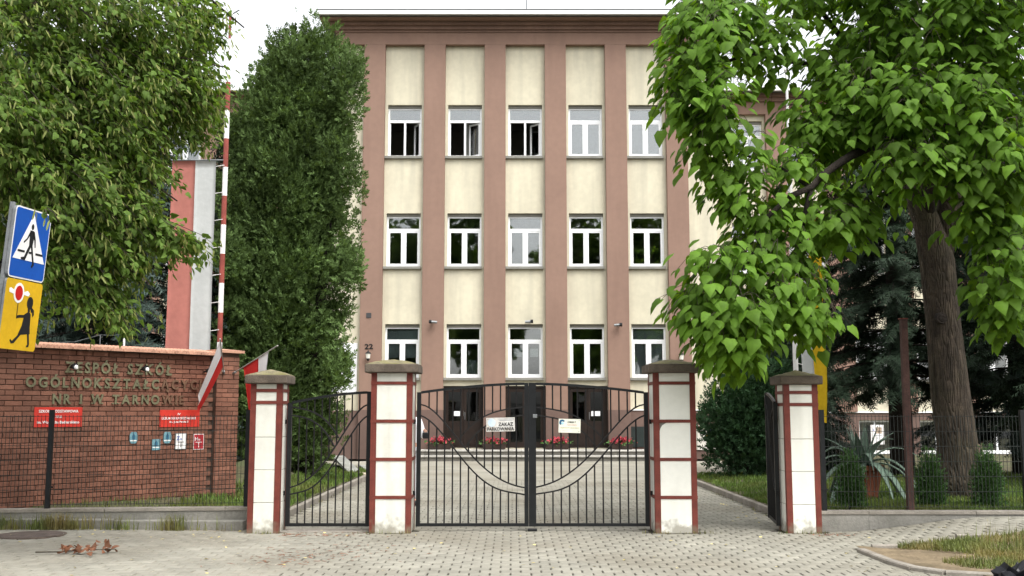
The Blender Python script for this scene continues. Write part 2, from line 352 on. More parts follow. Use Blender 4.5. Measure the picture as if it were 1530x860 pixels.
def kerb_run(name, pts, w, h, label, drop=.1, seg=1.0, group=None):
    base = pts[0]; t = thing(name, (base[0], base[1], 0), label, 'kerb', group)
    d = 0; P = [Vector((p[0], p[1], 0)) for p in pts]
    for i in range(len(P)-1):
        L = (P[i+1]-P[i]).length; n = max(1, round(L/seg)); dr = (P[i+1]-P[i]).normalized(); sd_ = dr.cross(Vector((0,0,1)))
        for k in range(n):
            a = P[i] + dr*(L*k/n + .003); b = P[i] + dr*(L*(k+1)/n - .003); c = (a+b)/2; z = float(hz(c.x, c.y))
            m = MB(); hw = w/2; ch = .012; ln = (b-a).length/2
            pr = [(-hw,-drop),(hw,-drop),(hw,h-ch),(hw-ch,h),(-hw+ch,h),(-hw,h-ch)]
            vs = [c + dr*(e*ln) + sd_*p[0] + Vector((0,0,z+p[1])) for e in (-1,1) for p in pr]
            m.add(vs, [(0,1,2,3,4,5),(11,10,9,8,7,6)] + [(j,(j+1)%6,6+(j+1)%6,6+j) for j in range(6)])
            m.build('kerb_stone', M_kerb, t)
    return t
kerb_run('kerb', [(-3.43, 14.7), (-3.43, 27)], .09, .10, 'long concrete kerb between the left lawn and the courtyard paving')
kerb_run('kerb', [(4.03, 14.5), (4.03, 24.9)], .09, .10, 'concrete kerb along the right lawn behind the open gate')
kerb_run('kerb', [(3.97, 12.1), (3.98, 11.2), (4.05, 10.75), (4.25, 10.45), (4.7, 10.25), (5.6, 10.1)], .10, .045, 'worn curved kerb round the grass verge, bottom right', seg=.6)
kerb_run('kerb', [(4.2, 12.42), (5.2, 12.44), (9, 12.5)], .06, .03, 'thin sunken kerb between the verge and the sloping footpath', seg=1.0)
mh = thing('manhole_cover', (-6.1, 13.45, .045), 'round rusty manhole cover set in the pavement below the brick wall', 'manhole cover')
MB().lathe((-6.1, 13.45, float(hz(-6.1,13.45))-.03), [(.43,0),(.43,.032),(.40,.034),(.39,.028),(.3,.03)], 32).build('frame_ring', mat('rusty_iron', (.10,.075,.06), .8, .25, 9, .5, 50), mh)
MB().lathe((-6.1, 13.45, float(hz(-6.1,13.45))-.03), [(.385,0),(.385,.036),(.1,.037)], 32).build('lid', mat('iron_lid', (.105,.082,.07), .8, .25, 9, .6, 40), mh)

# ------------------------------------------------------------ school building
YP, YW = 34.80, 35.02            # pilaster face, wall face
CX0, SP, BW = .455, 2.08, 1.35
bld = thing('school_building', (.455, 35, 0), 'four storey cream school with brown pilasters and white windows behind the gate', 'building')
ROWS = [(2.66, 4.50), (6.42, 8.30), (10.25, 12.11)]
WW = 1.17
bays = [CX0 + SP*k for k in range(-2, 3)]
wall = MB()
def column_wall(m, cx, w, y0, y1, openings, z0, z1, ow):
    z = z0
    for a, b in openings:
        if a > z: m.box(cx-w/2, cx+w/2, y0, y1, z, a)
        m.box(cx-w/2, cx-ow/2, y0, y1, a, b); m.box(cx+ow/2, cx+w/2, y0, y1, a, b); z = b
    m.box(cx-w/2, cx+w/2, y0, y1, z, z1)
for k, cx in enumerate(bays):
    op = list(ROWS)
    if k in (1, 2, 3): op = [(0.36, 2.42)] + op
    dw = [(.36, 2.42)] if k in (1,2,3) else []
    column_wall(wall, cx, SP, YW, YW+.34, dw, 0, 2.5, BW)
    column_wall(wall, cx, SP, YW, YW+.34, list(ROWS), 2.5, 14.6, WW)
wall.box(-6.10, bays[0]-SP/2, YW, YW+.34, 0, 14.6); wall.box(bays[4]+SP/2, 7.0, YW, YW+.34, 0, 14.6)
wall.box(-6.10, -5.8, YW+.34, 48, 0, 14.6); wall.box(6.7, 7.0, YW+.34, 48, 0, 14.6); wall.box(-6.1, 7.0, 48, 48.3, 0, 14.6)
wall.build('wall', M_cream, bld)
for k in range(6):
    px = CX0 + SP*(k-2.5)
    m = MB(); m.cbox(px-.365, px+.365, YP, YW-.002, 1.62, 14.20, .008); m.build('pilaster', M_brown, bld)
    MB().cbox(px-.372, px+.372, YP-.012, YW-.002, .0, 1.62, .008).build('pilaster_foot', M_plinth, bld)
MB().box(-6.10, 7.0, YP+.002, YW-.002, 14.20, 14.62).build('frieze', M_brown, bld)
m = MB()   # plinth panels on the outer bays and corners
for (a, b) in ((-6.1, CX0-SP*2.5-.365), (CX0-SP*2.5+.365, CX0-SP*1.5-.365), (CX0+SP*1.5+.365, CX0+SP*2.5-.365), (CX0+SP*2.5+.365, 7.0)):
    MB().box(a+.004, b-.004, YW-.07, YW-.003, 0, 1.60).build('plinth', M_plinth, bld)
m = MB()
for (a, b) in ((CX0+SP*1.5+.365, CX0+SP*2.5-.365), (CX0+SP*2.5+.365, 7.02)):
    MB().box(a+.004, b-.004, YW-.10, YW-.004, 1.602, 1.635).build('plinth_flashing', M_white, bld)
m = MB()  # cornice: stepped
m.box(-6.12, 7.02, YP-.04, YW+.3, 14.62, 14.70); m.box(-6.18, 7.08, YP-.12, YW+.3, 14.702, 14.82); m.box(-6.3, 7.2, YP-.24, YW+.3, 14.822, 14.95)
m.build('cornice', M_cornice, bld)
MB().box(-6.6, 7.5, YP-.54, YW+.3, 14.951, 14.985).build('soffit', M_brown, bld)
roof = MB(); roof.box(-6.6, 7.5, YP-.55, 48.6, 14.987, 15.06); roof.box(-6.66, 7.56, YP-.78, YP-.5, 15.135, 15.165); rf = roof.build('roof', M_roof, bld)
m = MB()
for i in range(2):
    z0 = 15.07
prof = [(0,-.10),(.03,-.155),(.085,-.18),(.14,-.155),(.17,-.10)]
pts = []
for x in (-6.65, 7.55): pts += [(x, YP-.56-.17+p[0], 15.18+p[1]) for p in prof]
m.add(pts, [(i, i+1, 6+i, 5+i) for i in range(4)]); m.box(-6.65, 7.55, YP-.77, YP-.735, 15.0, 15.13)
m.build('gutter', M_white, rf)
MB().tube([(.53, 36.5, 15.0), (.53, 36.5, 17.6)], .02, 6).build('lightning_rod', M_grey, rf)

def window(cx, z0, z1, w, yf, style, parent, room=True):
    """white two-light casement with a fanlight, set back in the opening"""
    y0, y1 = yf+.14, yf+.205; x0, x1 = cx-w/2, cx+w/2; ft = .062; zt = z1-.60
    f = MB(); top = z1-.10
    f.box(x0, x0+ft, y0, y1, z0+.04, top); f.box(x1-ft, x1, y0, y1, z0+.04, top)
    f.box(x0+ft, x1-ft, y0, y1, z0+.04, z0+.04+ft); f.box(x0+ft, x1-ft, y0, y1, top-.05, top)
    f.box(x0+ft, x1-ft, y0-.004, y1, zt, zt+.085); f.box(cx-.035, cx+.035, y0-.004, y1, z0+.04+ft, zt)
    wn = f.build('window', M_white, parent)
    MB().box(x0, x1, yf+.10, y1, top+.002, z1-.002).build('shutter_box', M_sill, wn)
    MB().cbox(x0-.09, x1+.02, yf-.11, yf+.16, z0-.055, z0+.035, .006).build('sill', M_sill, wn)
    yp = (y0+y1)/2
    MB().box(x0+ft, x1-ft, yp-.003, yp+.003, zt+.085, top-.05).build('pane', M_glass, wn)
    zb, zc = z0+.04+ft, zt; sf = .055
    for s in (-1, 1):
        a, b = (x0+ft, cx-.035) if s < 0 else (cx+.035, x1-ft)
        hinge = a if s < 0 else b; ang = 0
        if style == 'open': ang = 100 if s < 0 else 62
        if style == 'open2': ang = 100 if s < 0 else 38
        if style == 'open3': ang = 95 if s < 0 else 48
        d = Vector((math.cos(R(ang)) * (1 if s < 0 else -1), math.sin(R(ang)), 0)); n = Vector((-d.y, d.x, 0)); L = b-a
        h = Vector((hinge, yp, 0)); m = MB()
        for u0, u1, za, zb_ in ((.002, sf, zb, zc), (L-sf, L-.002, zb, zc), (sf, L-sf, zb+.002, zb+sf), (sf, L-sf, zc-sf, zc-.002)):
            m.obox(h + d*((u0+u1)/2) + Vector((0,0,(za+zb_)/2)), d, n, (0,0,1), (u1-u0)/2, .028, (zb_-za)/2)
        sash = m.build('sash', M_white, wn)
        MB().obox(h + d*(L/2) + Vector((0,0,(zb+zc)/2)), d, n, (0,0,1), L/2-sf, .003, (zc-zb)/2-sf).build('pane', M_glass, wn)
    if style in ('blind', 'halfblind'):
        zz = zb if style == 'blind' else zb+.62
        MB().box(x0+ft, x1-ft, y1+.05, y1+.056, zz, top-.1).build('roller_blind', M_blind, wn)
    if style == 'papers':
        for a in (cx-.40, cx+.16): MB().box(a, a+.27, yp+.012, yp+.015, zc-.50, zc-.22).build('paper', M_whitep, wn)
    if style == 'curtain':
        m = MB(); n = 14
        vs = [(cx+.1+.35*i/n, y1+.12+.03*math.sin(i*1.9), z) for z in (zb, zb+.55) for i in range(n+1)]
        m.add(vs, [(i, i+1, n+2+i, n+1+i) for i in range(n)]).build('net_curtain', M_blind, wn)
    return wn
STY = {(0,0):'halfblind', (0,1):'curtain', (0,2):'papers', (0,3):'closed', (0,4):'blind', (2,0):'open', (2,1):'open2', (2,2):'open3'}
for r, (z0, z1) in enumerate(ROWS):
    for k, cx in enumerate(bays): window(cx, z0, z1, WW, YW, STY.get((r,k), 'closed'), bld)
# interior: floors, back wall and partitions seen through the glass
m = MB()
for z in (0.33, 2.46, 5.6, 9.4, 13.2): m.box(-5.79, 6.69, YW+.36, 42, z-.12, z)
m.box(-5.79, 6.69, 42, 42.1, .3, 13.2)
for x in (-1.6, 3.6): m.box(x-.05, x+.05, YW+1.2, 41.9, 5.62, 13.0)
m.build('interior', M_room, bld)
# entrance doors, in the three middle bays
for k in (1, 2, 3):
    cx = bays[k]; y0 = YW+.05; x0, x1 = cx-BW/2, cx+BW/2
    m = MB(); m.box(x0, x0+.07, y0, y0+.09, .36, 2.42); m.box(x1-.07, x1, y0, y0+.09, .36, 2.42); m.box(x0+.07, x1-.07, y0, y0+.09, 2.34, 2.42)
    dr = m.build('door', M_wood, bld)
    for s in (0, 1):
        a = x0+.07 + s*(BW/2-.07); b = a + BW/2-.07
        m = MB(); m.box(a+.004, a+.10, y0+.02, y0+.065, .37, 2.33); m.box(b-.10, b-.004, y0+.02, y0+.065, .37, 2.33)
        if k == 2: m.box(a+.10, b-.10, y0+.02, y0+.065, .37, .55)
        else: m.box(a+.10, b-.10, y0+.02, y0+.065, .37, 1.25); m.box(a+.14, b-.14, y0+.008, y0+.02, .45, 1.15)
        m.box(a+.10, b-.10, y0+.02, y0+.065, 2.22, 2.33); m.build('door_leaf', M_wood, dr)
        MB().box(a+.10, b-.10, y0+.038, y0+.046, .55 if k == 2 else 1.25, 2.22).build('pane', M_glassdoor, dr)
    MB().tube([(cx+.05, y0-.03, 1.3), (cx+.05, y0-.03, 1.55)], .012, 6).build('handle', M_grey, dr)
    if k in (1, 3): MB().box(cx+(-.32 if k == 1 else .12), cx+(.0 if k == 1 else .42), y0+.028, y0+.034, 1.42, 1.58).build('notice', M_white, dr)
for i, (ya, zt) in enumerate(((33.55, .165), (33.95, .33))):
    for j in range(6):
        a = -4.35 + j*1.55; b = a+1.54
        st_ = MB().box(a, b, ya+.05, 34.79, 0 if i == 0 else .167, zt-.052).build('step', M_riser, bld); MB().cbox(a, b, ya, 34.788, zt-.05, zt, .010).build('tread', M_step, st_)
# wings, set back two metres and lower
for sgn in (1, -1):
    m = MB(); WY = 37.0; xa, xb = (7.002, 23) if sgn > 0 else (-22, -6.102)
    cxs = [8.53 + 2.15*i for i in range(6)] if sgn > 0 else [2*CX0-8.53 - 2.15*i for i in range(6)]
    op = [(2.66, 4.5), (6.45, 8.33), (10.2, 12.1)]
    lo = [(.15, 1.25)] if sgn > 0 else []
    for i, cx in enumerate(cxs):
        column_wall(m, cx, 2.15, WY, WY+.34, (lo if i >= 1 else []) + op, 0, 12.9, 1.19)
    e = cxs[-1]+1.075*sgn
    m.box(*sorted((cxs[0]-1.075*sgn, xa if sgn > 0 else xb)), WY, WY+.34, 0, 12.9); m.box(*sorted((e, xb if sgn > 0 else xa)), WY, WY+.34, 0, 12.9)
    m.box(xa, xb, 47, 47.3, 0, 12.9); m.box(*sorted((xb if sgn > 0 else xa, (xb if sgn > 0 else xa)-.3*sgn)), WY+.35, 46.9, 0, 12.9)
    wg = m.build('wing_wall', M_cream, bld)
    m = MB()
    for z in (2.4, 5.6, 9.4, 12.8): m.box(xa+.02, xb-.02, WY+.36, 42, z-.12, z)
    m.box(xa+.02, xb-.02, 42, 42.1, .0, 12.7); m.build('interior', M_room, bld)
    for i in range(6):
        px = cxs[i]+1.075*sgn
        MB().cbox(px-.40, px+.40, WY-.2, WY-.002, 1.55, 12.3, .008).build('pilaster', M_brown, bld)
    MB().box(xa, xb, WY-.198, WY-.002, 12.3, 12.75).build('frieze', M_brown, bld)
    m = MB(); m.box(xa, xb, WY-.3, WY+.3, 12.752, 12.9); m.box(xa, xb, WY-.45, WY+.3, 12.902, 13.02); m.build('cornice', M_cornice, bld)
    rw = MB().box(xa, xb, WY-.7, 47.6, 13.022, 13.12).build('roof', M_roof, bld)
    MB().box(xa, xb, WY-.83, WY-.705, 13.0, 13.13).build('gutter', M_white, rw)
    m = MB(); z = 0
    if sgn > 0:
        x = xa
        for i, cx in enumerate(cxs):
            if i == 0: continue
            m.box(x, cx-.61, WY-.07, WY-.003, 0, 1.52); m.box(cx-.61, cx+.61, WY-.07, WY-.003, 1.27, 1.52); m.box(cx-.61, cx+.61, WY-.07, WY-.003, 0, .13); x = cx+.61
        m.box(x, xb, WY-.07, WY-.003, 0, 1.52)
    else: m.box(xa, xb, WY-.07, WY-.003, 0, 1.52)
    m.build('plinth', M_plinth, bld)
    MB().box(xa, xb, WY-.12, WY-.004, 1.522, 1.56).build('plinth_flashing', M_white, bld)
    for i, cx in enumerate(cxs[:5]):
        for (z0, z1) in op: window(cx, z0, z1, 1.19, WY, 'closed', bld)
        if sgn > 0 and i >= 1:
            f = MB(); y0 = WY+.1
            for q in ((cx-.595, cx-.54, .15, 1.25), (cx+.54, cx+.595, .15, 1.25), (cx-.54, cx+.54, .15, .205), (cx-.54, cx+.54, 1.195, 1.25), (cx-.03, cx+.03, .205, 1.195)): f.box(q[0], q[1], y0, y0+.06, q[2], q[3])
            wn = f.build('basement_window', M_white, bld)
            for s in (-1, 1): MB().box(*sorted((cx+s*.031, cx+s*.539)), y0+.025, y0+.031, .207, 1.193).build('pane', M_glass, wn)
            MB().cbox(cx-.66, cx+.66, WY-.16, WY+.1, .09, .146, .006).build('sill', M_white, wn)
MB().cbox(-4.81-.085, -4.81+.085, YP-.02, YP+.003, 4.69, 4.86, .006).build('vent_grille', mat('vent_grey', (.05,.05,.052), .7), bld)
MB().box(3.90, 5.22, YW-.10, YW-.072, .40, 1.07).build('grille', M_greenglass, bld)

# fittings on the facade
def lantern(x, z, label):
    t = thing('wall_lantern', (x, YP, z), label, 'lantern', 'wall lanterns beside the entrance')
    y = YP-.16
    MB().tube([(x, YP, z-.17), (x, YP-.09, z-.21), (x, y, z-.14)], .014, 6).build('bracket', M_black, t)
    MB().lathe((x, y, z-.16), [(.012,-.07),(.045,-.01),(.065,.0),(.075,.02)], 8).build('base', M_black, t)
    MB().lathe((x, y, z-.138), [(.062,0),(.085,.16)], 8).build('glass', mat('frosted_glass', (.72,.70,.62), .4), t)
    MB().lathe((x, y, z+.024), [(.105,0),(.095,.02),(.05,.055),(.018,.085),(.01,.12)], 8).build('cap', M_black, t)
lantern(-4.79, 3.46, 'small black wall lantern under the house number 22')
lantern(5.64, 3.42, 'small black wall lantern above the right gate pillar')
t = thing('house_number', (-4.79, YP, 3.66), 'dark house number 22 on the left brown pilaster', 'number')
put_text('22', (-4.79, YP-.004, 3.735), (1,0,0), (0,0,1), (0,-1,0), .28, .17, M_signblack, t, 'digits', .02)
def camera_box(x, z, dx, y, label):
    t = thing('security_camera', (x, y, z), label, 'camera', 'security cameras on the facade')
    MB().tube([(x, y+.002, z), (x, y-.14, z+.02)], .03, 8).build('bracket', M_conc, t)
    MB().tube([(x-dx*.16, y-.16, z+.0), (x+dx*.02, y-.17, z+.015)], .045, 8).build('housing', M_grey, t)
    MB().tube([(x+dx*.022, y-.171, z+.016), (x+dx*.11, y-.175, z+.02)], .062, 10).build('hood', M_signblack, t)
camera_box(-2.665, 4.53, -1, YP, 'small grey security camera on the pilaster left of the entrance')
camera_box(3.57, 4.43, 1, YP, 'dark security camera on the pilaster right of the entrance')
camera_box(.60, 4.56, 1, YW, 'grey security camera above the middle ground floor window')
# school name board left of the entrance
t = thing('name_board', (-5.5, YW, 2.2), 'tall white information board with blue emblem beside the thuja', 'sign')
MB().cbox(-6.05, -5.20, YW-.035, YW-.006, 2.20, 3.86, .006).build('panel', M_white, t)
lb = mat('emblem_blue', (.05,.30,.62), .5)
o_ = (-5.86, YW-.036, 3.46); n_ = 20
MB().poly(o_, (1,0,0), (0,0,1), [(.13*math.cos(2*math.pi*i/n_)*(1+.1*math.sin(i*3)), .16*math.sin(2*math.pi*i/n_)) for i in range(n_)], .004, (0,-1,0)).build('emblem', lb, t)
MB().poly((-5.85, YW-.0405, 3.47), (1,0,0), (0,0,1), [(.06*math.cos(2*math.pi*i/8), .07*math.sin(2*math.pi*i/8)) for i in range(8)], .003, (0,-1,0)).build('emblem', M_whitep, t)
ink = mat('grey_ink', (.28,.30,.33), .7)
for s_, z_, w_ in (('ZESPÓŁ SZKÓŁ', 3.02, .5), ('OGÓLNOKSZTAŁCĄCYCH', 2.92, .62), ('NR 1', 2.83, .2), ('SZKOŁA PODSTAWOWA', 2.73, .55)):
    put_text(s_, (-5.58, YW-.036, z_), (1,0,0), (0,0,1), (0,-1,0), w_, .045, ink, t)
MB().box(-6.0, -5.25, YW-.039, YW-.0355, 3.135, 3.15).build('rule', ink, t); MB().box(-5.9, -5.3, YW-.039, YW-.0355, 2.64, 2.652).build('rule', ink, t)
# notice board on the plinth, right
t = thing('notice_board', (6.58, YW-.07, .28), 'pale notice board with pinned papers on the brown plinth', 'notice board')
MB().box(6.13, 7.0, YW-.11, YW-.072, .30, 1.12).build('board', mat('board_cream', (.50,.47,.40), .8), t)
MB().box(6.17, 6.98, YW-.116, YW-.1105, .31, .86).build('sheet', mat('sheet_cream', (.66,.63,.56), .8), t)
for (a, b, c, d, mm) in ((6.20, 6.36, .90, 1.09, M_redtrim), (6.52, 6.58, .88, .95, M_signblack), (6.60, 6.66, .92, 1.03, mat('paper_navy', (.06,.06,.16), .7)), (6.45, 6.72, .75, .80, M_yellow)):
    MB().box(a, b, YW-.122, YW-.1165, c, d).build('paper', mm, t)
MB().box(6.225, 6.335, YW-.127, YW-.1225, .93, 1.07).build('paper', M_whitep, t)
# poster in the basement window of the wing
t = thing('poster', (12.83, 36.9, .48), 'white poster with a small picture fixed on the basement window', 'poster')
MB().box(12.60, 13.06, 36.86, 36.868, .42, 1.10).build('sheet', M_whitep, t)
MB().box(12.78, 12.98, 36.853, 36.8595, .80, 1.02).build('picture', mat('poster_print', (.35,.27,.2), .7, .5, 20), t)
for z_, w_ in ((.72, .3), (.66, .05), (.61, .05)): MB().box(12.83-w_/2, 12.83+w_/2, 36.854, 36.8595, z_, z_+.02).build('print_line', ink, t)
put_text('Z', (12.70, 36.859, .93), (1,0,0), (0,0,1), (0,-1,0), .06, .07, M_blue, t)
# flower troughs at the foot of the pilasters
def blossoms(n, cx, cy, cz, rx, ry, rz, size):
    P = rng.normal(0, .5, (n,3)) * (rx,ry,rz) + (cx,cy,cz); P[:,2] = np.maximum(P[:,2], cz-.6*rz)
    return P
LEAF_S = np.array([(0,0,0),(.38,.35,.03),(.3,.75,.0),(0,1,-.06),(-.3,.75,0),(-.38,.35,.03)]); LEAF_SF = np.array([(0,1,2),(0,2,3),(0,3,4),(0,4,5)])
def unit(a): return a / np.maximum(np.linalg.norm(a, axis=1, keepdims=True), 1e-6)
def scatter(tv, tf, pos, ydir, nhint, size):
    """copies of the template with local y along ydir and local z near nhint"""
    y = unit(ydir); x = unit(np.cross(y, nhint)); z = np.cross(x, y)
    sz = np.broadcast_to(np.asarray(size, float), (len(pos),))[:,None,None]
    V = pos[:,None] + sz*(tv[None,:,0:1]*x[:,None] + tv[None,:,1:2]*y[:,None] + tv[None,:,2:3]*z[:,None])
    F = (tf[None] + (np.arange(len(pos))*len(tv))[:,None,None]).reshape(-1, tf.shape[1])
    return V.reshape(-1,3), F
for i, (px, lab) in enumerate(((-2.36,'red flower trough behind the left edge of the double gate'),(-.585,'red flower trough below the parking sign, left of the middle door'),(1.495,'red flower trough right of the middle door'),(3.575,'red flower trough nearest the right gate pillar'))):
    t = thing('flower_trough', (px, 34.5, .33), lab, 'planter', 'flower troughs at the foot of the pilasters')
    m = MB(); m.add([(px-.34,34.38,.332),(px+.34,34.38,.332),(px+.34,34.62,.332),(px-.34,34.62,.332),(px-.40,34.34,.52),(px+.40,34.34,.52),(px+.40,34.66,.52),(px-.40,34.66,.52)], [(0,3,2,1),(4,5,6,7),(0,1,5,4),(1,2,6,5),(2,3,7,6),(3,0,4,7)])
    m.build('trough', M_trough, t)
    P = blossoms(130, px, 34.47, .62, .34, .16, .10, .05)
    V, F = scatter(LEAF_S, LEAF_SF, P, rng.normal(0,1,(130,3)), np.tile((0,-.6,.8),(130,1)) + rng.normal(0,.4,(130,3)), rng.uniform(.06,.12,130)); stuff(npmesh('blossoms', V, F, M_flower, t))
    P = blossoms(160, px, 34.5, .54, .36, .16, .07, .05)
    V, F = scatter(LEAF_S, LEAF_SF, P, rng.normal(0,1,(160,3)), np.tile((0,-.6,.8),(160,1)) + rng.normal(0,.4,(160,3)), rng.uniform(.06,.12,160)); stuff(npmesh('leaves', V, F, M_thujas, t))

# ------------------------------------------------------------ survey helper: photo pixel at a known depth -> point in the place
TH = R(6.72)
def at(u, v, Y):
    x = (u-765)/1554; a = (430-v)/1554; t = Y/(math.cos(TH)-a*math.sin(TH))
    return Vector((x*t, Y, 1.6 + t*(math.sin(TH)+a*math.cos(TH))))

# ------------------------------------------------------------ gate pillars
def pillar(x0, x1, y0, H, bands, joints, capw, label, pm, chip=False):
    w = x1-x0; d = w; y1 = y0+d; cx, cy = (x0+x1)/2, (y0+y1)/2
    t = thing('gate_pillar', (cx, cy, 0), label, 'pillar', 'white gate pillars with red trim')
    MB().box(x0+.02, x1-.02, y0+.02, y1-.02, -.05, H-.02).build('core', M_conc, t)
    tw = .075; zs = sorted([0] + bands + joints + [H]); bh = .020
    for i in range(len(zs)-1):
        a = zs[i] + (bh if zs[i] in bands else .003); b = zs[i+1] - (bh if zs[i+1] in bands else .003)
        for s in range(4):
            m = MB()
            if s == 0: q = (x0+tw, x1-tw, y0+.006, y0+.019)
            elif s == 1: q = (x1-.019, x1-.006, y0+tw, y1-tw)
            elif s == 2: q = (x0+.006, x0+.019, y0+tw, y1-tw)
            else: q = (x0+tw, x1-tw, y1-.019, y1-.006)
            if chip and s == 0 and i == 2:    # one panel has a broken upper left corner
                X0, X1 = q[0], q[1]
                m.poly((0, q[3], 0), (1,0,0), (0,0,1), [(X0,a),(X1,a),(X1,b),(X0+.09,b),(X0+.035,b-.035),(X0+.012,b-.075),(X0,b-.12)], .013, (0,-1,0))
            else: m.cbox(q[0], q[1], q[2], q[3], a, b, .003)
            m.build('panel', pm, t)
    for (a, b) in ((x0, 1), (x1, -1)):
        for (c, e) in ((y0, 1), (y1, -1)):
            m = MB(); X = sorted((a, a+b*tw)); Y = sorted((c, c+e*tw)); tz = H if H < 2.0 else H-.135
            m.box(X[0], X[1], *sorted((c, c+e*.018)), -.02, H); m.box(*sorted((a, a+b*.018)), *sorted((c+e*.018, c+e*tw)), -.02, H)
            m.build('corner_trim', M_redtrim, t)
    for z in bands:
        m = MB(); k = .004
        m.box(x0-k, x1+k, y0-k, y0+.018, z-bh, z+bh); m.box(x0-k, x1+k, y1-.018, y1+k, z-bh, z+bh)
        m.box(x0-k, x0+.018, y0+.018, y1-.018, z-bh, z+bh); m.box(x1-.018, x1+k, y0+.018, y1-.018, z-bh, z+bh)
        m.build('band', M_redtrim, t)
    h = capw/2; m = MB(); m.cbox(cx-h, cx+h, cy-h, cy+h, H+.001, H+.115, .012); cp = m.build('cap', M_cap, t)
    m = MB(); n = 7; vs = []; fs = []
    for j in range(n):
        for i in range(n):
            a, b = -1+2*i/(n-1), -1+2*j/(n-1); e = max(abs(a), abs(b))
            vs.append((cx+a*(h-.006), cy+b*(h-.006), H+.116 + .075*(1-e) + (random.uniform(0,.014) if e < 1 else 0)))
    for j in range(n-1):
        for i in range(n-1): k = j*n+i; fs.append((k, k+1, k+n+1, k+n))
    m.add(vs, fs).build('mossy_top', M_capmoss, cp, smooth=True)
    return t
BIG = [.465, .96, 1.46, 1.964]
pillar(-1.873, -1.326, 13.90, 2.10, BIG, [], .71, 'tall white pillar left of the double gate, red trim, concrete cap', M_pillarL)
pillar(1.881, 2.438, 13.90, 2.10, BIG, [], .71, 'tall bright white pillar right of the double gate, chipped panel', M_pillar, True)
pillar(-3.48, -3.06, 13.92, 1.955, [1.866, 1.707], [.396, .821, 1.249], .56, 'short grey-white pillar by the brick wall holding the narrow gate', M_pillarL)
pillar(3.62, 4.07, 13.92, 1.945, [1.84, 1.68], [.37, .80, 1.225], .57, 'short white pillar under the catalpa leaves beside the open gate', M_pillar)

# ------------------------------------------------------------ wrought gates
SU = np.polynomial.Polynomial.fit([0,.215,.34,.468,.595,.72,.848,1], [1.676,1.49,1.285,1.025,.857,.708,.615,.567], 5)
SL = np.polynomial.Polynomial.fit([0,.114,.215,.316,.443,.595,.72,.848,1], [1.546,1.453,1.323,1.137,.876,.671,.567,.503,.466], 5)
AU = np.polynomial.Polynomial.fit([.38,.468,.57,.696,.848,1], [1.22,1.378,1.49,1.572,1.632,1.658], 3)
AL = np.polynomial.Polynomial.fit([.43,.481,.57,.696,.848,1], [1.10,1.211,1.341,1.453,1.52,1.546], 3)
def gate_leaf(label, p0, p1, zt, nb, post0=.055, post1=.055, meet=None, hinge=0):
    """p0: the side where the wave band starts high, p1: where it ends low"""
    p0, p1 = Vector((*p0, 0)), Vector((*p1, 0)); d = (p1-p0); L = d.length; d.normalize(); n = Vector((-d.y, d.x, 0))
    hp = p0 if hinge == 0 else p1
    t = thing('gate_leaf', (hp.x, hp.y, 0), label, 'gate', 'black wrought gate leaves')
    pt = lambda u, z, off=0: p0 + d*(u*L) + n*off + Vector((0,0,z))
    zb = .085
    for u, w in ((0, post0), (1, post1)):
        m = MB(); uu = u*(1-w/2/L) + (1-u)*(w/2/L)
        m.obox(pt(uu, (zb-.02+zt(u)+.012)/2), d, n, (0,0,1), w/2, w/2 if w < .07 else .03, (zt(u)+.012-zb+.02)/2); m.build('stile', M_black, t)
    us = np.linspace(post0/L, 1-post1/L, 24)
    MB().strip([pt(u, zt(u)) for u in us], .034, .034, n).build('top_rail', M_black, t)
    MB().strip([pt(us[0], zb), pt(us[-1], zb)], .04, .034, n).build('bottom_rail', M_black, t)
    for fn, ua in ((SU, 0), (SL, 0), (AU, .385), (AL, .44)):
        uu = np.linspace(max(ua, us[0]), us[-1], 26); MB().strip([pt(u, float(fn(u))) for u in uu], .019, .032, n).build('scroll_band', M_blackmatt, t)
    for i in range(nb):
        u = post0/L + (1-(post0+post1)/L)*(i+1)/(nb+1); su, sl_ = float(SU(u)), float(SL(u)); top = zt(u)-.018
        seg = [(zb+.02, sl_-.006)]
        if u > .46: seg += [(su+.006, float(AL(u))-.006), (float(AU(u))+.006, top)]
        else: seg += [(su+.006, top)]
        for a, b in seg:
            if b-a > .03: MB().tube([pt(u, a), pt(u, b)], .0105, 6).build('bar', M_blackmatt, t)
    for z in (.5, 1.45):
        q = pt(0 if hinge == 0 else 1, z); e = d*(-.03 if hinge == 0 else .03)
        MB().tube([q + e - Vector((0,0,.03)), q + e + Vector((0,0,.03))], .016, 8).build('hinge', M_blackmatt, t)
    return t
ztm = lambda u: 1.835 + .126*(1-(1-u)**1.8)
ztp = lambda u: 1.844 - .15*u**1.7
GY_ = 14.17
gl = gate_leaf('left leaf of the wide black double gate, carrying the parking sign', (-1.285, GY_), (.222, GY_), ztm, 12)
gr = gate_leaf('right leaf of the wide black double gate, with the thick meeting post', (1.84, GY_), (.226, GY_), ztm, 12, post1=.098)
MB().cbox(.21, .335, GY_-.05, GY_+.06, .003, .035, .006).build('floor_stop', M_black, gr)
MB().cbox(.28, .34, GY_-.045, GY_-.032, 1.5, 1.55, .004).build('lock', M_grey, gr)
gate_leaf('closed narrow black gate between the two left pillars', (-1.905, GY_), (-3.03, GY_), ztp, 9, hinge=1)
gate_leaf('narrow black gate swung open, seen edge on at the right pillar', (3.73, 15.33), (3.575, 14.22), ztp, 9, hinge=1)
struct(MB().box(-3.055, -1.88, 14.02, 14.36, -.02, .012).build('threshold', M_kerb))

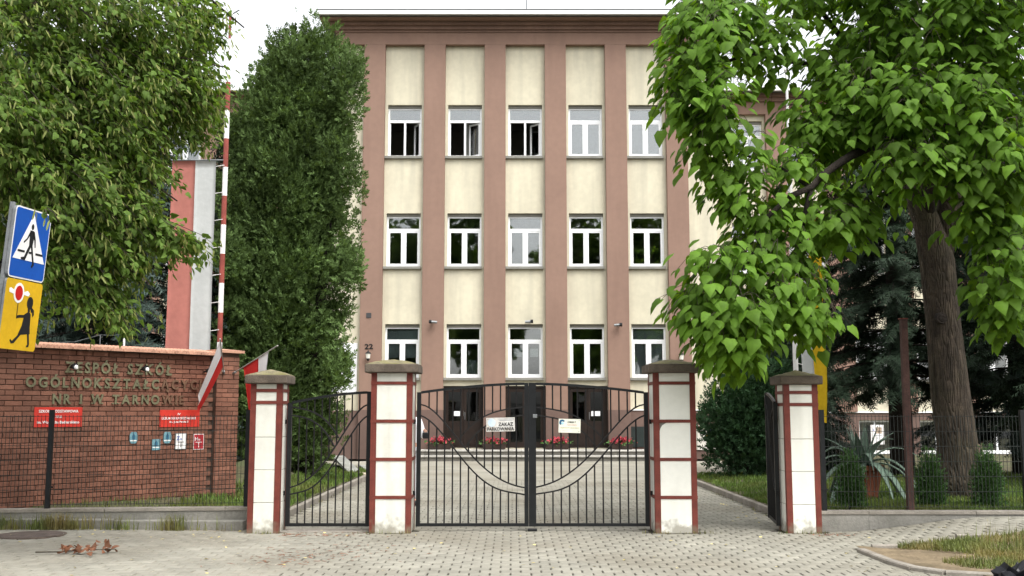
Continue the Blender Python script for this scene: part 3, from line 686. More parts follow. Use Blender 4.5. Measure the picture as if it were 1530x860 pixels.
# sign plates wired to the gate
def plate(name, c, w, h, rot, m, label, cat='sign', y=None):
    ax = Vector((math.cos(rot), 0, math.sin(rot))); ay = Vector((-math.sin(rot), 0, math.cos(rot))); n = Vector((0,-1,0)); c = Vector(c)
    t = thing(name, c - Vector((0,0,h/2)), label, cat)
    MB().obox(c, ax, (0,1,0), ay, w/2, .003, h/2).build('plate', m, t)
    for i in (-1, 1):
        for j in (-1, 1): MB().tube([c + ax*(i*(w/2-.02)) + ay*(j*(h/2-.02)) + n*.0025, c + ax*(i*(w/2-.02)) + ay*(j*(h/2-.02)) + n*.006], .006, 6).build('rivet', M_grey, t)
    return t, c, ax, ay, n
oldw = mat('weathered_white_plate', (.60,.59,.56), .6, .08, 12, stain=(.36,.27,.18), sscale=9, samt=.5)
t, c, ax, ay, n = plate('parking_sign', at(748, 634, 14.13), .385, .185, R(1.2), oldw, 'weathered white no-parking plate with pale blue disc on the left gate leaf')
put_text('ZAKAZ', c + ax*.07 + ay*.006 + n*.003, ax, ay, n, .20, .046, M_signblack, t)
put_text('PARKOWANIA', c + ay*-.055 + n*.003, ax, ay, n, .36, .046, M_signblack, t)
MB().poly(c + ax*-.12 + ay*.028 + n*.003, ax, ay, [(.052*math.cos(2*math.pi*i/20), .056*math.sin(2*math.pi*i/20)) for i in range(20)], .002, n).build('disc', mat('pale_blue_print', (.48,.58,.66), .6), t)
for i, w_ in enumerate((.2, .18)): MB().obox(c + ax*.07 + ay*(.075-.018*i) + n*.004, ax, (0,1,0), ay, w_/2, .001, .003).build('print_line', ink, t)
t, c, ax, ay, n = plate('security_sign', at(851, 636, 14.13), .295, .185, R(-1.5), mat('ivory_plate', (.76,.75,.64), .6, .03, 12), 'ivory guarded-building plate with blue logo on the right gate leaf')
put_text('OBIEKT', c + ax*.03 + ay*.053 + n*.003, ax, ay, n, .115, .022, mat('dark_grey_ink', (.05,.06,.06), .6), t)
put_text('Chroniony', c + ax*.035 + ay*.018 + n*.003, ax, ay, n, .13, .018, mat('pink_ink', (.66,.36,.32), .6), t, bold=.005)
put_text('CAŁODOBOWY  MONITORING', c + ay*-.025 + n*.003, ax, ay, n, .25, .013, mat('olive_ink', (.38,.38,.16), .6), t, bold=.01)
for dx in (-.06, .08): MB().obox(c + ax*dx + ay*-.065 + n*.004, ax, (0,1,0), ay, .04, .001, .003).build('print_line', mat('pale_ink', (.55,.55,.5), .6), t)
pts = [(.04*math.cos(a), .042*math.sin(a)) for a in np.linspace(R(30), R(230), 14)] + [(.018*math.cos(a)+.004, .02*math.sin(a)-.004) for a in np.linspace(R(230), R(30), 14)]
MB().poly(c + ax*-.10 + ay*.042 + n*.003, ax, ay, pts, .002, n).build('logo', mat('logo_blue', (.03,.12,.22), .6), t)
MB().poly(c + ax*-.095 + ay*.032 + n*.003, ax, ay, [(.017*math.cos(a), .018*math.sin(a)) for a in np.linspace(0, 6.1, 14)], .002, n).build('logo', mat('logo_cyan', (.4,.65,.75), .6), t)

# ------------------------------------------------------------ fences
def fence(xa, ya, xb, yb, ztop, zbot, posts, label, plinth, extra=()):
    a, b = Vector((xa, ya, 0)), Vector((xb, yb, 0)); d = (b-a); L = d.length; d.normalize(); n = Vector((-d.y, d.x, 0))
    t = thing('mesh_fence', (xa, ya, 0), label, 'fence', 'wire mesh fences on low concrete walls')
    for i in range(len(plinth)-1):
        u0, u1 = plinth[i], plinth[i+1]; c = a + d*((u0+u1)/2)
        MB().obox(c + Vector((0,0,(zbot-.12)/2)), d, n, (0,0,1), (u1-u0)/2-.002, .10, (zbot+.12)/2).build('plinth', M_conc, t)
        MB().obox(c + Vector((0,0,zbot+.02)), d, n, (0,0,1), (u1-u0)/2-.004, .115, .0195).build('coping', M_kerb, t)
    ps = sorted(posts)
    for i, u in enumerate(ps):
        p = a + d*u
        MB().obox(p + Vector((0,0,(zbot+.04+ztop+.07)/2)), d, n, (0,0,1), .03, .03, (ztop+.07-zbot-.04)/2).build('post', M_black, t)
        MB().obox(p + d*.0 - n*.038 + Vector((0,0,zbot+.32)), d, n, (0,0,1), .05, .007, .012).build('clamp', M_blackmatt, t)
    for i in range(len(ps)-1):
        V = []; F = []; m = MB(); q = ps[i]+.031; e = ps[i+1]-.031; k = int((e-q)/.05)
        for j in range(k+1):
            p = a + d*(q+(e-q)*j/k); m.obox(p + Vector((0,0,(zbot+.07+ztop)/2)), d, n, (0,0,1), .0026, .0026, (ztop-zbot-.07)/2)
        for z in np.linspace(zbot+.09, ztop-.02, 7):
            for o in ((-.006,) if .2 < 1 else ()): m.obox(a + d*((q+e)/2) - n*.006 + Vector((0,0,float(z))), d, n, (0,0,1), (e-q)/2, .003, .003)
        stuff(m.build('mesh_panel', M_wire, t))
    return t
fence(-3.60, 14.56, -7.6, 14.12, 1.54, .25, [.06, 2.68, 4.0], 'wire mesh fence with two dark posts in front of the brick wall', [-.1, .32, 1.9, 3.45, 4.02])
fence(4.16, 14.30, 9.6, 14.24, 1.54, .22, [.06, 2.78, 5.3], 'wire mesh fence on a sloping concrete wall before the right garden', [-.08, .62, 2.05, 3.4, 5.4])
t = thing('step_kerb', (-5.2, 14.35, 0), 'low concrete step in front of the left fence wall', 'kerb')
for i in range(5):
    x1 = -3.62 - i*.86; MB().cbox(x1-.855, x1, 14.27-i*.085, 14.44-i*.094, -.1, .125+float(hz(x1,14)), .01).build('kerb_stone', M_conc, t)
t = thing('steel_post', (5.42, 14.42, .2), 'tall rusty brown steel post standing at the right fence', 'post')
MB().obox((5.435, 14.42, 1.53), (1,0,0), (0,1,0), (.006,0,1), .042, .042, 1.33).build('shaft', mat('rusty_post', (.07,.036,.03), .8, .25, 9, .2, 40), t)
MB().cbox(5.385, 5.49, 14.37, 14.47, 2.861, 2.875, .003).build('cap', M_redtrim, t)

# ------------------------------------------------------------ brick wall with lettering
WO = Vector((-7.139, 14.497, 0)); WD = Vector((.65709, .75381, 0)); WN = Vector((.75381, -.65709, 0))    # along the wall, towards the viewer
ZU = Vector((0,0,1))
wp = lambda s, z, off=0: WO + WD*s + WN*off + ZU*z
bw = thing('brick_wall', wp(1.5, .1), 'red brick wall with school name letters and salmon tiled top', 'wall')
Wl = Matrix.Translation(-wp(1.5, .1))
s0, s1 = -.9, 3.43
MB().obox(wp((s0+s1)/2, 1.25, -.135), WD, WN, ZU, (s1-s0)/2, .125, 1.25).build('mortar_core', M_mortar, bw)
MB().obox(wp(3.645, 1.27, -.12), WD, WN, ZU, .208, .20, 1.27).build('mortar_core', M_mortar, bw)
BL, BH, GP = .25, .0742, .010
def brick_mesh(l, name='brick'):
    b = bmesh.new(); bmesh.ops.create_cube(b, size=1)
    for v in b.verts: v.co = Vector((v.co.x*(l-GP), v.co.y*.02, v.co.z*(BH-GP)))
    fe = [e for e in b.edges if all(v.co.y > 0 for v in e.verts)]
    bmesh.ops.bevel(b, geom=fe, offset=.004, segments=1, affect='EDGES')
    me = bpy.data.meshes.new(name); b.to_mesh(me); b.free(); me.materials.append(M_brick); return me
rotw = Matrix((( WD.x, WN.x, 0), (WD.y, WN.y, 0), (0,0,1))).to_4x4()
bm_full, bm_half = brick_mesh(BL), brick_mesh(BL/2)
bricks = []
nrow = int(2.46/BH)
for r in range(nrow):
    z = .03 + (r+.5)*BH; s = s0 + (BL/2 if r % 2 else 0)
    while s + BL/2 < s1:
        e = min(s+BL, s1); l = e-s
        if l > .06: bricks.append((s+l/2, z, l, 0, .0))
        s += BL
    for q in ((3.43+.108, .215), (3.43+.322, .215)) if r % 2 else ((3.43+.055, .108), (3.43+.215, .212), (3.43+.376, .108)): bricks.append((q[0], z, q[1], 1, .205-.125))
cand = sorted(range(len(bricks)), key=lambda i: (abs(bricks[i][2]-BL) > .001, bricks[i][0] < .25, -bricks[i][1]))
chosen = set(cand[:300]); V = []; F = []
def inst(me, s, z, off, sx=1):
    o = bpy.data.objects.new('brick', me); C.objects.link(o); o.parent = bw
    mm = Matrix.Translation(wp(s, z, off) - wp(1.5, .1)) @ rotw
    if sx != 1: mm = mm @ Matrix.Diagonal((sx,1,1,1))
    o.matrix_local = mm
tv = [v.co.copy() for v in bm_full.vertices]; tf = [tuple(p.vertices) for p in bm_full.polygons]
rest = MB()
for i, (s, z, l, pier, off) in enumerate(bricks):
    jit = random.uniform(-.002, .003)
    if i in chosen: inst(bm_full, s, z, off+jit)
    else: rest.add([wp(s + v.x*l/BL, z+v.z, off+jit+v.y) for v in tv], tf)
for r in range(nrow):       # the pier's return faces and the wall's far end
    z = .03 + (r+.5)*BH
    for q in (-.02, -.22) if r % 2 else (-.12,):
        c = 3.43+.416
        rest.add([wp(c + v.y, z+v.z, q + v.x*(.2/BL)) for v in tv], tf)
stuff(rest.build('bricks', M_brick, bw))
# tiled top: a row of small half round tiles laid across a mortar bed
m = MB(); m.obox(wp((s0+s1)/2, 2.49, -.1), WD, WN, ZU, (s1-s0)/2, .12, .018); m.build('tile_bed', M_mortar, bw)
tm = bpy.data.meshes.new('roof_tile'); b = MB(); n8 = 6
ring = [(math.cos(math.pi*i/n8)*.034, math.sin(math.pi*i/n8)*.056) for i in range(n8+1)]
vs = [(p[0]+.012, .23, p[1]-.026) for p in ring] + [(p[0]-.03, -.20, p[1]+.03) for p in ring]
fs = [(i, i+1, n8+2+i, n8+1+i) for i in range(n8)] + [tuple(range(n8+1)), tuple(range(2*n8+1, n8, -1))]
tm.from_pydata(vs, [], fs); tm.materials.append(M_tile)
nt_ = int((s1-s0)/.066)
for i in range(nt_):
    s = s0 + .04 + i*.066
    o = bpy.data.objects.new('roof_tile', tm); C.objects.link(o); o.parent = bw
    o.matrix_local = Matrix.Translation(wp(s, 2.515, -.08) - wp(1.5,.1)) @ rotw @ Matrix.Rotation(random.gauss(0,.03), 4, 'Z')
m = MB(); m.obox(wp(3.645, 2.565, -.12), WD, WN, ZU, .27, .27, .022); m.build('pier_cap', M_tile, bw)
m = MB(); b0 = [wp(3.645+a*.27, 2.588, -.12+c*.27) for a, c in ((-1,-1),(1,-1),(1,1),(-1,1))] + [wp(3.645, 2.62, -.12)]
m.add(b0, [(0,1,4),(1,2,4),(2,3,4),(3,0,4)]).build('pier_cap', M_tile, bw)
# lettering: every letter a brass casting
def letter_row(text, sa, sb, z0, z1, label, dark_from=99):
    t = thing('wall_lettering', wp((sa+sb)/2, z0), label, 'lettering', 'brass letter rows on the brick wall')
    adv = []; x = 0
    for ch in text:
        if ch == ' ': adv.append((None, x)); x += .55; continue
        vs, fs = text_mesh(ch, .03, .06); w = max(v[0] for v in vs) - min(v[0] for v in vs); adv.append(((vs, fs, w), x)); x += w + .22
    k = (sb-sa)/(x-.22); ks = (z1-z0)/.73; cnt = 0
    for ch, (g, x0) in zip(text, adv):
        cnt += 1
        if g is None: continue
        vs, fs, w = g; mn = min(v[0] for v in vs)
        m = MB().add([wp(sa + (x0+v[0]-mn)*k, z0 + v[1]*ks, .018 + (v[2]+.06)*.16) for v in vs], fs)
        low = 0 if ch not in 'ĄQ' else 0
        for q in (x0+w*.12, x0+w*.88):         # slab serifs
            if ch in 'NRKZTAŁLSPEWI1H': m.obox(wp(sa+q*k, z0+.008, .028), WD, WN, ZU, .016, .010, .008)
            if ch in 'NKWIHZ': m.obox(wp(sa+q*k, z1-.008, .028), WD, WN, ZU, .016, .010, .008)
        m.build('letter', M_letterdark if cnt > dark_from else M_letter, t)
    return t
letter_row('ZESPÓŁ SZKÓŁ', .93, 2.65, 2.155, 2.315, 'top row of brass letters reading ZESPÓŁ SZKÓŁ on the brick wall')
letter_row('OGÓLNOKSZTAŁCĄCYCH', .37, 3.27, 1.935, 2.085, 'middle row of letters reading OGÓLNOKSZTAŁCĄCYCH, its end darkened', 13)
letter_row('NR 1 W TARNOWIE', .765, 2.88, 1.70, 1.842, 'bottom row of letters reading NR 1 W TARNOWIE on the brick wall', 12)
def wall_plate(name, sa, sb, za, zb, m, label, cat='sign'):
    t = thing(name, wp((sa+sb)/2, za, .02), label, cat)
    MB().obox(wp((sa+sb)/2, (za+zb)/2, .019), WD, WN, ZU, (sb-sa)/2, .004, (zb-za)/2).build('plate', m, t); return t
t = wall_plate('school_sign', .517, 1.222, 1.365, 1.648, M_red, 'red school plate lettered SZKOŁA PODSTAWOWA, left side of the brick wall')
for s_, z_, w_, h_ in (('SZKOŁA PODSTAWOWA', 1.592, .58, .040), ('NR 8', 1.512, .085, .034), ('im. Wojciecha Bednarskiego', 1.435, .62, .040)):
    put_text(s_, wp(.87, z_, .0235), WD, ZU, WN, w_, h_, M_whitep, t, bold=.02)
t = wall_plate('school_sign', 2.478, 3.178, 1.342, 1.61, M_red, 'red school plate lettered LICEUM, right side of the brick wall')
for s_, z_, w_, h_ in (('IV', 1.545, .05, .034), ('LICEUM OGÓLNOKSZTAŁCĄCE', 1.480, .60, .036), ('im. Jana Pawła II', 1.425, .33, .030)):
    put_text(s_, wp(2.81, z_, .0235), WD, ZU, WN, w_, h_, M_whitep, t, bold=.02)
tq = mat('faded_turquoise', (.14,.27,.31), .6, .2, 20)
tqd = mat('turquoise_print', (.035,.13,.21), .6)
for i, (sa, sb, za, zb, lab) in enumerate(((1.985, 2.12, 1.10, 1.275, 'leftmost of three small faded turquoise plates on the brick wall'), (2.36, 2.505, .99, 1.158, 'lowest of three small faded turquoise plates on the brick wall'), (2.55, 2.695, 1.09, 1.268, 'small faded turquoise plate beside the white marker plate'))):
    t = thing('marker_plate', wp((sa+sb)/2, za, .02), lab, 'plate', 'turquoise marker plates on the brick wall')
    c = wp((sa+sb)/2, (za+zb)/2, .016); w, h = (sb-sa)/2, (zb-za)/2
    out = [(-w*.55,-h),(w*.55,-h),(w,-h*.5),(w,h*.4),(w*.6,h),(-w*.6,h),(-w,h*.4),(-w,-h*.5)] if i != 1 else [(-w,-h),(w,-h),(w,h),(-w,h)]
    MB().poly(c, WD, ZU, out, .005, WN).build('plate', tq, t)
    MB().poly(c + ZU*h*.2 + WN*.005, WD, ZU, [(-w*.35,-h*.5),(w*.35,-h*.5),(w*.4,h*.1),(0,h*.6),(-w*.4,h*.1)], .001, WN).build('print', tqd, t)
    MB().obox(c - ZU*h*.5 + WN*.0055, WD, WN, ZU, w*.8, .0008, h*.09).build('print', M_whitep, t)
for sa, sb, za, zb, m1, m2, mf, ltr, lab in ((2.762, 2.958, .99, 1.243, M_whitep, M_signblack, M_grey, 'Z', 'white marker plate with a blue Z on the brick wall'), (3.085, 3.272, .98, 1.226, mat('crimson_plate', (.36,.022,.03), .5), M_whitep, M_whitep, 'H', 'crimson hydrant marker plate with a white H on the brick wall')):
    t = wall_plate('marker_plate', sa, sb, za, zb, mf, lab, 'plate'); c = (sa+sb)/2
    MB().obox(wp(c, (za+zb)/2, .0245), WD, WN, ZU, (sb-sa)/2-.009, .001, (zb-za)/2-.009).build('face', m1, t)
    put_text(ltr, wp(sa+.045, zb-.075, .0262), WD, ZU, WN, .05, .06, M_blue if ltr == 'Z' else M_whitep, t)
    put_text('50', wp(sa+.10, zb-.09, .0262), WD, ZU, WN, .035, .025, M_blue if ltr == 'Z' else M_whitep, t)
    MB().obox(wp(c, za+.115, .0265), WD, WN, ZU, .055, .001, .005).build('print', m2, t); MB().obox(wp(c, za+.07, .0265), WD, WN, ZU, .006, .001, .038).build('print', m2, t)
for i, (s, lab) in enumerate(((.999,'leftmost small spotlight over the first letter of ZESPÓŁ'), (2.121,'small spotlight in front of the word SZKÓŁ'), (3.237,'small spotlight beside the hanging flag'))):
    t = thing('wall_spotlight', wp(s, 2.225, .0), lab, 'spotlight', 'spotlights on the brick wall'); z = 2.225
    MB().tube([wp(s, z, .01), wp(s, z+.01, .13)], .012, 6).build('arm', M_signblack, t)
    MB().tube([wp(s-.01, z+.012, .12), wp(s+.0, z+.012, .20)], [.032, .05], 10).build('housing', M_signblack, t)
    MB().tube([wp(s+.012, z, .201), wp(s+.014, z, .215)], [.034, .022], 10).build('lamp_face', M_whitep, t)

# ------------------------------------------------------------ flags and banners
def cloth(name, grid, th, m, parent):
    """grid: rows x cols of points -> thin closed sheet"""
    G = np.array(grid, float); r, c = G.shape[:2]
    du = np.gradient(G, axis=0); dv = np.gradient(G, axis=1); n = np.cross(du, dv); n /= np.maximum(np.linalg.norm(n, axis=2, keepdims=True), 1e-9)
    V = np.concatenate([(G + n*th/2).reshape(-1,3), (G - n*th/2).reshape(-1,3)]); k = r*c; F = []
    for i in range(r-1):
        for j in range(c-1):
            a = i*c+j; F += [(a, a+1, a+c+1, a+c), (k+a, k+a+c, k+a+c+1, k+a+1)]
    ed = [(i, i+1) for i in range(c-1)] + [((r-1)*c+i+1, (r-1)*c+i) for i in range(c-1)] + [((i+1)*c, i*c) for i in range(r-1)] + [(i*c+c-1, (i+1)*c+c-1) for i in range(r-1)]
    F += [(a, b, k+b, k+a) for a, b in ed]
    return npmesh(name, V, np.array(F), m, parent, smooth=True)
def hung_flag(label, base, tip, tw, drop_dir, fl, wh, seed):
    """flag on a short slanting staff: red nearer the bracket, white towards the tip"""
    base, tip = Vector(base), Vector(tip); t = thing('flag', base, label, 'flag', 'small red and white flags on the brick pier')
    MB().tube([base, tip], .011, 8).build('staff', mat('grey_wood', (.33,.31,.28), .8), t)
    b = Vector(base); MB().tube([b - (tip-base).normalized()*.03, b + (tip-base).normalized()*.07], .02, 8).build('bracket', M_grey, t)
    d = tip-base; rr = np.random.default_rng(seed); ph = rr.uniform(0, 6, 3)
    for nm, ua, ub, m in (('red_half', tw[0], tw[1], M_flagr), ('white_half', tw[1], tw[2], M_flagw)):
        g = []
        for i in range(17):
            v = i/16; row = []
            for j in range(9):
                u = ua + (ub-ua)*j/8; q = base + d*u
                w = (u-tw[0])/(tw[2]-tw[0]); e = .035*math.sin(w*9 + v*2 + ph[0])*v**.6
                gather = 1 - .55*v
                cen = base + d*((tw[0]+tw[2])/2)
                p = cen + (q-cen)*gather + Vector(drop_dir)*(v*fl*(1-.12*w)) + Vector((0, e, 0)) + Vector(wh)*(.5*v*v)
                row.append(p[:])
            g.append(row)
        cloth(nm, g, .003, m, t)
    return t
pb = wp(3.60, 2.21, .10)
hung_flag('red and white flag hanging to the left of the brick pier', wp(3.56, 2.21, .09), at(329, 506, 16.2), (.22, .55, .98), (-.36, 0, -.93), .92, (-.05, -.05, 0), 3)
hung_flag('red and white flag flying right of the brick pier behind the short pillar', wp(3.74, 2.21, .09), at(415, 516, 16.4), (.24, .58, .80), (.03, 0, -1), 1.05, (0.04, 0, 0), 8)

def flagpole(x, y, z0, zs, ztop, label, red):
    t = thing('flagpole', (x, y, 0), label, 'flagpole', 'tall striped flagpoles behind the gate')
    MB().lathe((x, y, z0), [(.10,0),(.10,.08),(.06,.1)], 12).build('base', M_conc, t)
    n = 14; h = (zs-z0)/n
    for i in range(n): MB().tube([(x, y, z0+i*h+.09*(i == 0)), (x, y, z0+(i+1)*h)], .044, 10, True).build('stripe', (red if i % 2 else M_whitep), t)
    MB().tube([(x, y, zs), (x, y, zs+.8)], .024, 8).build('upper_pole', M_whitep, t); MB().tube([(x, y, zs+.8), (x, y, ztop)], .024, 8).build('upper_pole', red, t)
    MB().lathe((x, y, ztop), [(.03,0),(.05,.04),(.03,.08)], 10).build('finial', M_whitep, t)
    MB().tube([(x-.12, y, ztop-.05), (x+.16, y, ztop+.12)], .012, 6).build('arm', M_grey, t)
    return t
fx, fy = -5.05, 17.95
flagpole(fx, fy, .2, 7.40, 8.62, 'red and white striped flagpole rising behind the brick pier', M_polered)
flagpole(4.90, 18.0, .15, 6.4, 7.6, 'white flagpole half hidden by catalpa leaves on the right', M_whitep)
def banner(label, x_pole, xs, y, z0, z1, mats, amp, hem):
    """long cloth tied along a pole, hung from a cross bar; vertical colour strips"""
    t = thing('banner', (x_pole, y, z0), label, 'banner')
    MB().tube([(x_pole, y, z1+.02), (min(xs)-.02 if xs[1] < xs[0] else max(xs)+.02, y-.02, z1+.015)], .014, 6).build('cross_bar', M_grey, t)
    for k, m in enumerate(mats):
        a, b = xs[k], xs[k+1]; g = []
        for i in range(29):
            v = i/28; row = []
            for j in range(7):
                u = a + (b-a)*j/6; w = amp*math.sin(u*16 + v*3.0)*(.3+.7*v) + amp*.5*math.sin(v*11 + u*5)
                row.append((u + hem*math.sin(v*7+u*4)*.3, y - .03 + w, z1 - (z1-z0)*v + hem*math.sin(u*9)*v))
            g.append(row)
        cloth('cloth_strip', g, .004, m, t)
    for i in range(9):
        z = z0+.1 + (z1-z0-.2)*i/8; MB().tube([(xs[0] if abs(xs[0]-x_pole) < abs(xs[-1]-x_pole) else xs[-1], y-.03, z), (x_pole, y-.046, z+.02)], .006, 5).build('tie', M_whitep, t)
    return t
banner('long faded red and grey-white banner hung along the striped flagpole', fx, [-5.20, -5.56, -5.97], fy-.02, 1.9, 5.96, [M_banw, M_banr], .012, .0)
banner('long white and yellow banner behind the short right pillar', 4.90, [5.0, 5.18, 5.40], 17.96, 1.45, 5.0, [M_banw, M_bany], .045, .06)

# thin wire posts behind the wall
t = thing('wire_fence', (-6.4, 17.3, 0), 'thin pale posts with a slack wire behind the brick wall', 'fence')
a, b, c = at(186, 498, 17.0), at(150, 500, 17.2), at(72, 512, 16.6)
MB().tube([(a.x, a.y, .1), a], .018, 6).build('post', M_whitep, t); MB().tube([(b.x, b.y, .1), b], .008, 6).build('post', M_grey, t); MB().tube([(c.x, c.y, .1), c], .014, 6).build('post', M_whitep, t)
MB().tube([a, (a+b)/2-Vector((0,0,.02)), b, (b+c)/2-Vector((0,0,.05)), c], .004, 5).build('wire', M_grey, t)

# ------------------------------------------------------------ traffic signs at the left edge
ang = R(78); LX = Vector((math.cos(ang), math.sin(ang), 0)); LNn = Vector((math.sin(ang), -math.cos(ang), 0))
lean = .075
LN0 = LX.copy(); LU = (ZU + Vector((1,0,0))*lean).normalized(); LA = (LX - LU*LX.dot(LU)).normalized()*.76; LNn = LA.cross(LU).normalized()
tl = Vector((-4.115, 8.50, 3.295))
sg = thing('traffic_sign', (tl.x-.25, tl.y-.4, 0), 'blue pedestrian crossing sign on a leaning pole at the left edge', 'sign', 'traffic signs on the leaning pole')
bl = tl - LU*1.19
MB().tube([bl - LU*2.2 + LA*.03 - LNn*.055, tl + LU*.03 + LA*.03 - LNn*.055], .024, 10).build('pole', M_grey, sg)
def rounded(w, h, r, n=4):
    P = []
    for cx, cy, a0 in ((w-r, r, -90), (w-r, h-r, 0), (r, h-r, 90), (r, r, 180)):
        for i in range(n+1): a = R(a0 + 90*i/n); P.append((cx + r*math.cos(a), cy + r*math.sin(a)))
    return P
B0 = tl - LU*.595
MB().poly(B0, LA, LU, rounded(.6, .6, .04), -.03, LNn).build('back_plate', M_grey, sg)
MB().poly(B0 + LA*0 + LNn*.0005, LA, LU, rounded(.6, .6, .04), .002, LNn).build('border', M_whitep, sg)
Bi = B0 + LA*.012 + LU*.012 + LNn*.0026
MB().poly(Bi, LA, LU, rounded(.576, .576, .03), .0015, LNn).build('blue_face', M_blue, sg)
Bt = B0 + LNn*.0042
MB().poly(Bt, LA, LU, [(.035,.16),(.565,.16),(.30,.565)], .0015, LNn).build('white_triangle', M_whitep, sg)
def sh(parent, o, polys, m, name, k=1.0):
    for p in polys: MB().poly(o, LA, LU, [(a*k, b*k) for a, b in p], .0015, LNn).build(name, m, parent)
Bp = B0 + LNn*.0058
circ = lambda cx, cy, rx, ry, n=16: [(cx+rx*math.cos(2*math.pi*i/n), cy+ry*math.sin(2*math.pi*i/n)) for i in range(n)]
sh(sg, Bp, [circ(.30,.452,.020,.026), [(.265,.42),(.325,.42),(.345,.39),(.33,.285),(.275,.285),(.268,.36)], [(.270,.415),(.292,.40),(.235,.335),(.185,.300),(.182,.316),(.225,.345)],
     [(.322,.415),(.340,.415),(.372,.35),(.385,.285),(.372,.282),(.352,.34),(.318,.38)], [(.275,.290),(.315,.290),(.27,.22),(.235,.160),(.17,.162),(.165,.178),(.215,.188),(.25,.25)],
     [(.305,.292),(.332,.292),(.36,.22),(.395,.135),(.365,.108),(.350,.118),(.365,.145),(.335,.21)]], M_signblack, 'walking_figure')
sh(sg, Bp, [[(.10,.222),(.215,.222),(.215,.240),(.10,.240)], [(.285,.222),(.325,.222),(.325,.240),(.285,.240)], [(.40,.222),(.52,.222),(.52,.240),(.40,.240)]], M_signblack, 'crossing_line')
s2 = thing('traffic_sign', (bl.x, bl.y, bl.z), 'yellow school crossing plate with girl silhouette under the blue sign', 'sign', 'traffic signs on the leaning pole')
Y0 = tl - LU*1.19
MB().poly(Y0, LA, LU, rounded(.6, .585, .03), -.02, LNn).build('back_plate', M_grey, s2)
MB().poly(Y0 + LNn*.0005, LA, LU, rounded(.6, .585, .03), .002, LNn).build('yellow_face', M_yellow, s2)
Yp = Y0 + LNn*.0028
sh(s2, Yp, [[(.06,.47),(.14,.46),(.15,.49),(.08,.51),(.055,.50)], [(.30,.49),(.36,.505),(.40,.48),(.38,.46),(.30,.465)]], M_whitep, 'wing')
sh(s2, Yp + LNn*.0004, [circ(.215,.475,.085,.085,20)], M_whitep, 'disc_rim')
sh(s2, Yp + LNn*.0024, [circ(.215,.475,.06,.062,20)], M_signred, 'red_disc')
sh(s2, Yp + LNn*.0003, [[(.222,.26),(.232,.26),(.228,.40),(.218,.40)], circ(.42,.405,.052,.055), [(.45,.375),(.50,.35),(.51,.31),(.485,.29),(.475,.33),(.455,.325),(.44,.355)], [(.395,.36),(.43,.355),(.435,.33),(.40,.33)],
     [(.35,.305),(.42,.335),(.455,.31),(.465,.20),(.48,.145),(.28,.125),(.33,.21)], [(.36,.30),(.345,.275),(.27,.270),(.225,.262),(.222,.285),(.275,.295)],
     [(.30,.135),(.335,.135),(.235,.055),(.19,.048),(.16,.075),(.175,.085),(.20,.07)], [(.435,.14),(.465,.145),(.49,.06),(.485,.035),(.445,.03),(.448,.045),(.462,.055)]], M_signblack, 'girl_figure')

# ------------------------------------------------------------ foliage
HEART = np.array([(0,0,.0),(0,.30,.07),(0,.65,.03),(0,1.08,-.20),(.27,-.10,-.07),(.45,.20,-.09),(.27,.62,-.10),(-.27,-.10,-.07),(-.45,.20,-.09),(-.27,.62,-.10)])
HEART_F = np.array([(0,4,5),(0,5,1),(1,5,6),(1,6,2),(2,6,3),(0,8,7),(0,1,8),(1,9,8),(1,2,9),(2,3,9)])
BRACT = np.array([(0,0,0),(.10,.3,.02),(.08,.8,-.03),(0,1,-.06),(-.08,.8,-.03),(-.10,.3,.02)]); BRACT_F = np.array([(0,1,2),(0,2,3),(0,3,4),(0,4,5)])
def spray_tmpl(nf, spread, w, seed, curl=.12):
    r = np.random.default_rng(seed); V = []; F = []
    for i in range(nf):
        t = i/(nf-1)*2-1; a = t*spread + r.normal(0,.06); b0 = np.array((0, (1-abs(t))*.45, 0)); L = (1-.35*abs(t))*r.uniform(.42,.6)
        d = np.array((math.sin(a), math.cos(a), 0)); n = np.array((d[1], -d[0], 0)); k = len(V)
        V += [b0 - n*w*.5, b0 + n*w*.5, b0 + d*L*.6 + n*w + (0,0,curl*.3*r.normal()), b0 + d*L + (0,0,curl*r.normal()), b0 + d*L*.55 - n*w + (0,0,curl*.3*r.normal())]
        F += [(k,k+1,k+2),(k,k+2,k+4),(k+4,k+2,k+3)]
    return np.array(V), np.array(F)
FAN, FAN_F = spray_tmpl(6, 1.15, .075, 1)
def needle_tmpl(n, seed):
    r = np.random.default_rng(seed); V = [(-.012,0,0),(.012,0,0),(.006,1,-.06),(-.006,1,-.06)]; F = [(0,1,2),(0,2,3)]
    for i in range(n):
        y = .06 + .9*i/n; s = 1 if i % 2 else -1; L = .26*(1-.55*y); q = r.normal(0,.08); z = -.06*y; k = len(V)
        V += [(0,y-.03,z),(0,y+.045,z),(s*L, y+L*.75, z-.05+q)]; F += [(k,k+1,k+2)]
    return np.array(V), np.array(F)
NEED, NEED_F = needle_tmpl(16, 2)
def in_blobs(n, blobs, shell=.35, r=rng):
    """random points in ellipsoids (cx,cy,cz,rx,ry,rz,weight), thinner towards each centre; returns points and outward directions"""
    w = np.array([b[6] if len(b) > 6 else b[3]*b[5] for b in blobs]); idx = r.choice(len(blobs), n, p=w/w.sum())
    B = np.array([b[:6] for b in blobs])[idx]; d = unit(r.normal(0,1,(n,3))); rad = r.uniform(shell**3, 1, n)**(1/3)
    return B[:,:3] + d*rad[:,None]*B[:,3:6], d
def pblob(u, v, Y, ru, rv, ry, w=None):
    c = at(u, v, Y); k = Y/1554*1.0; b = [c.x, c.y, c.z, ru*k, ry, rv*k*1.02]
    return b + [w if w else ru*rv/1000]
def tube_mesh(paths, name, m, parent, n=7):
    b = MB()
    for pts, r in paths: b.tube(pts, r, n)
    return b.build(name, m, parent, smooth=True)
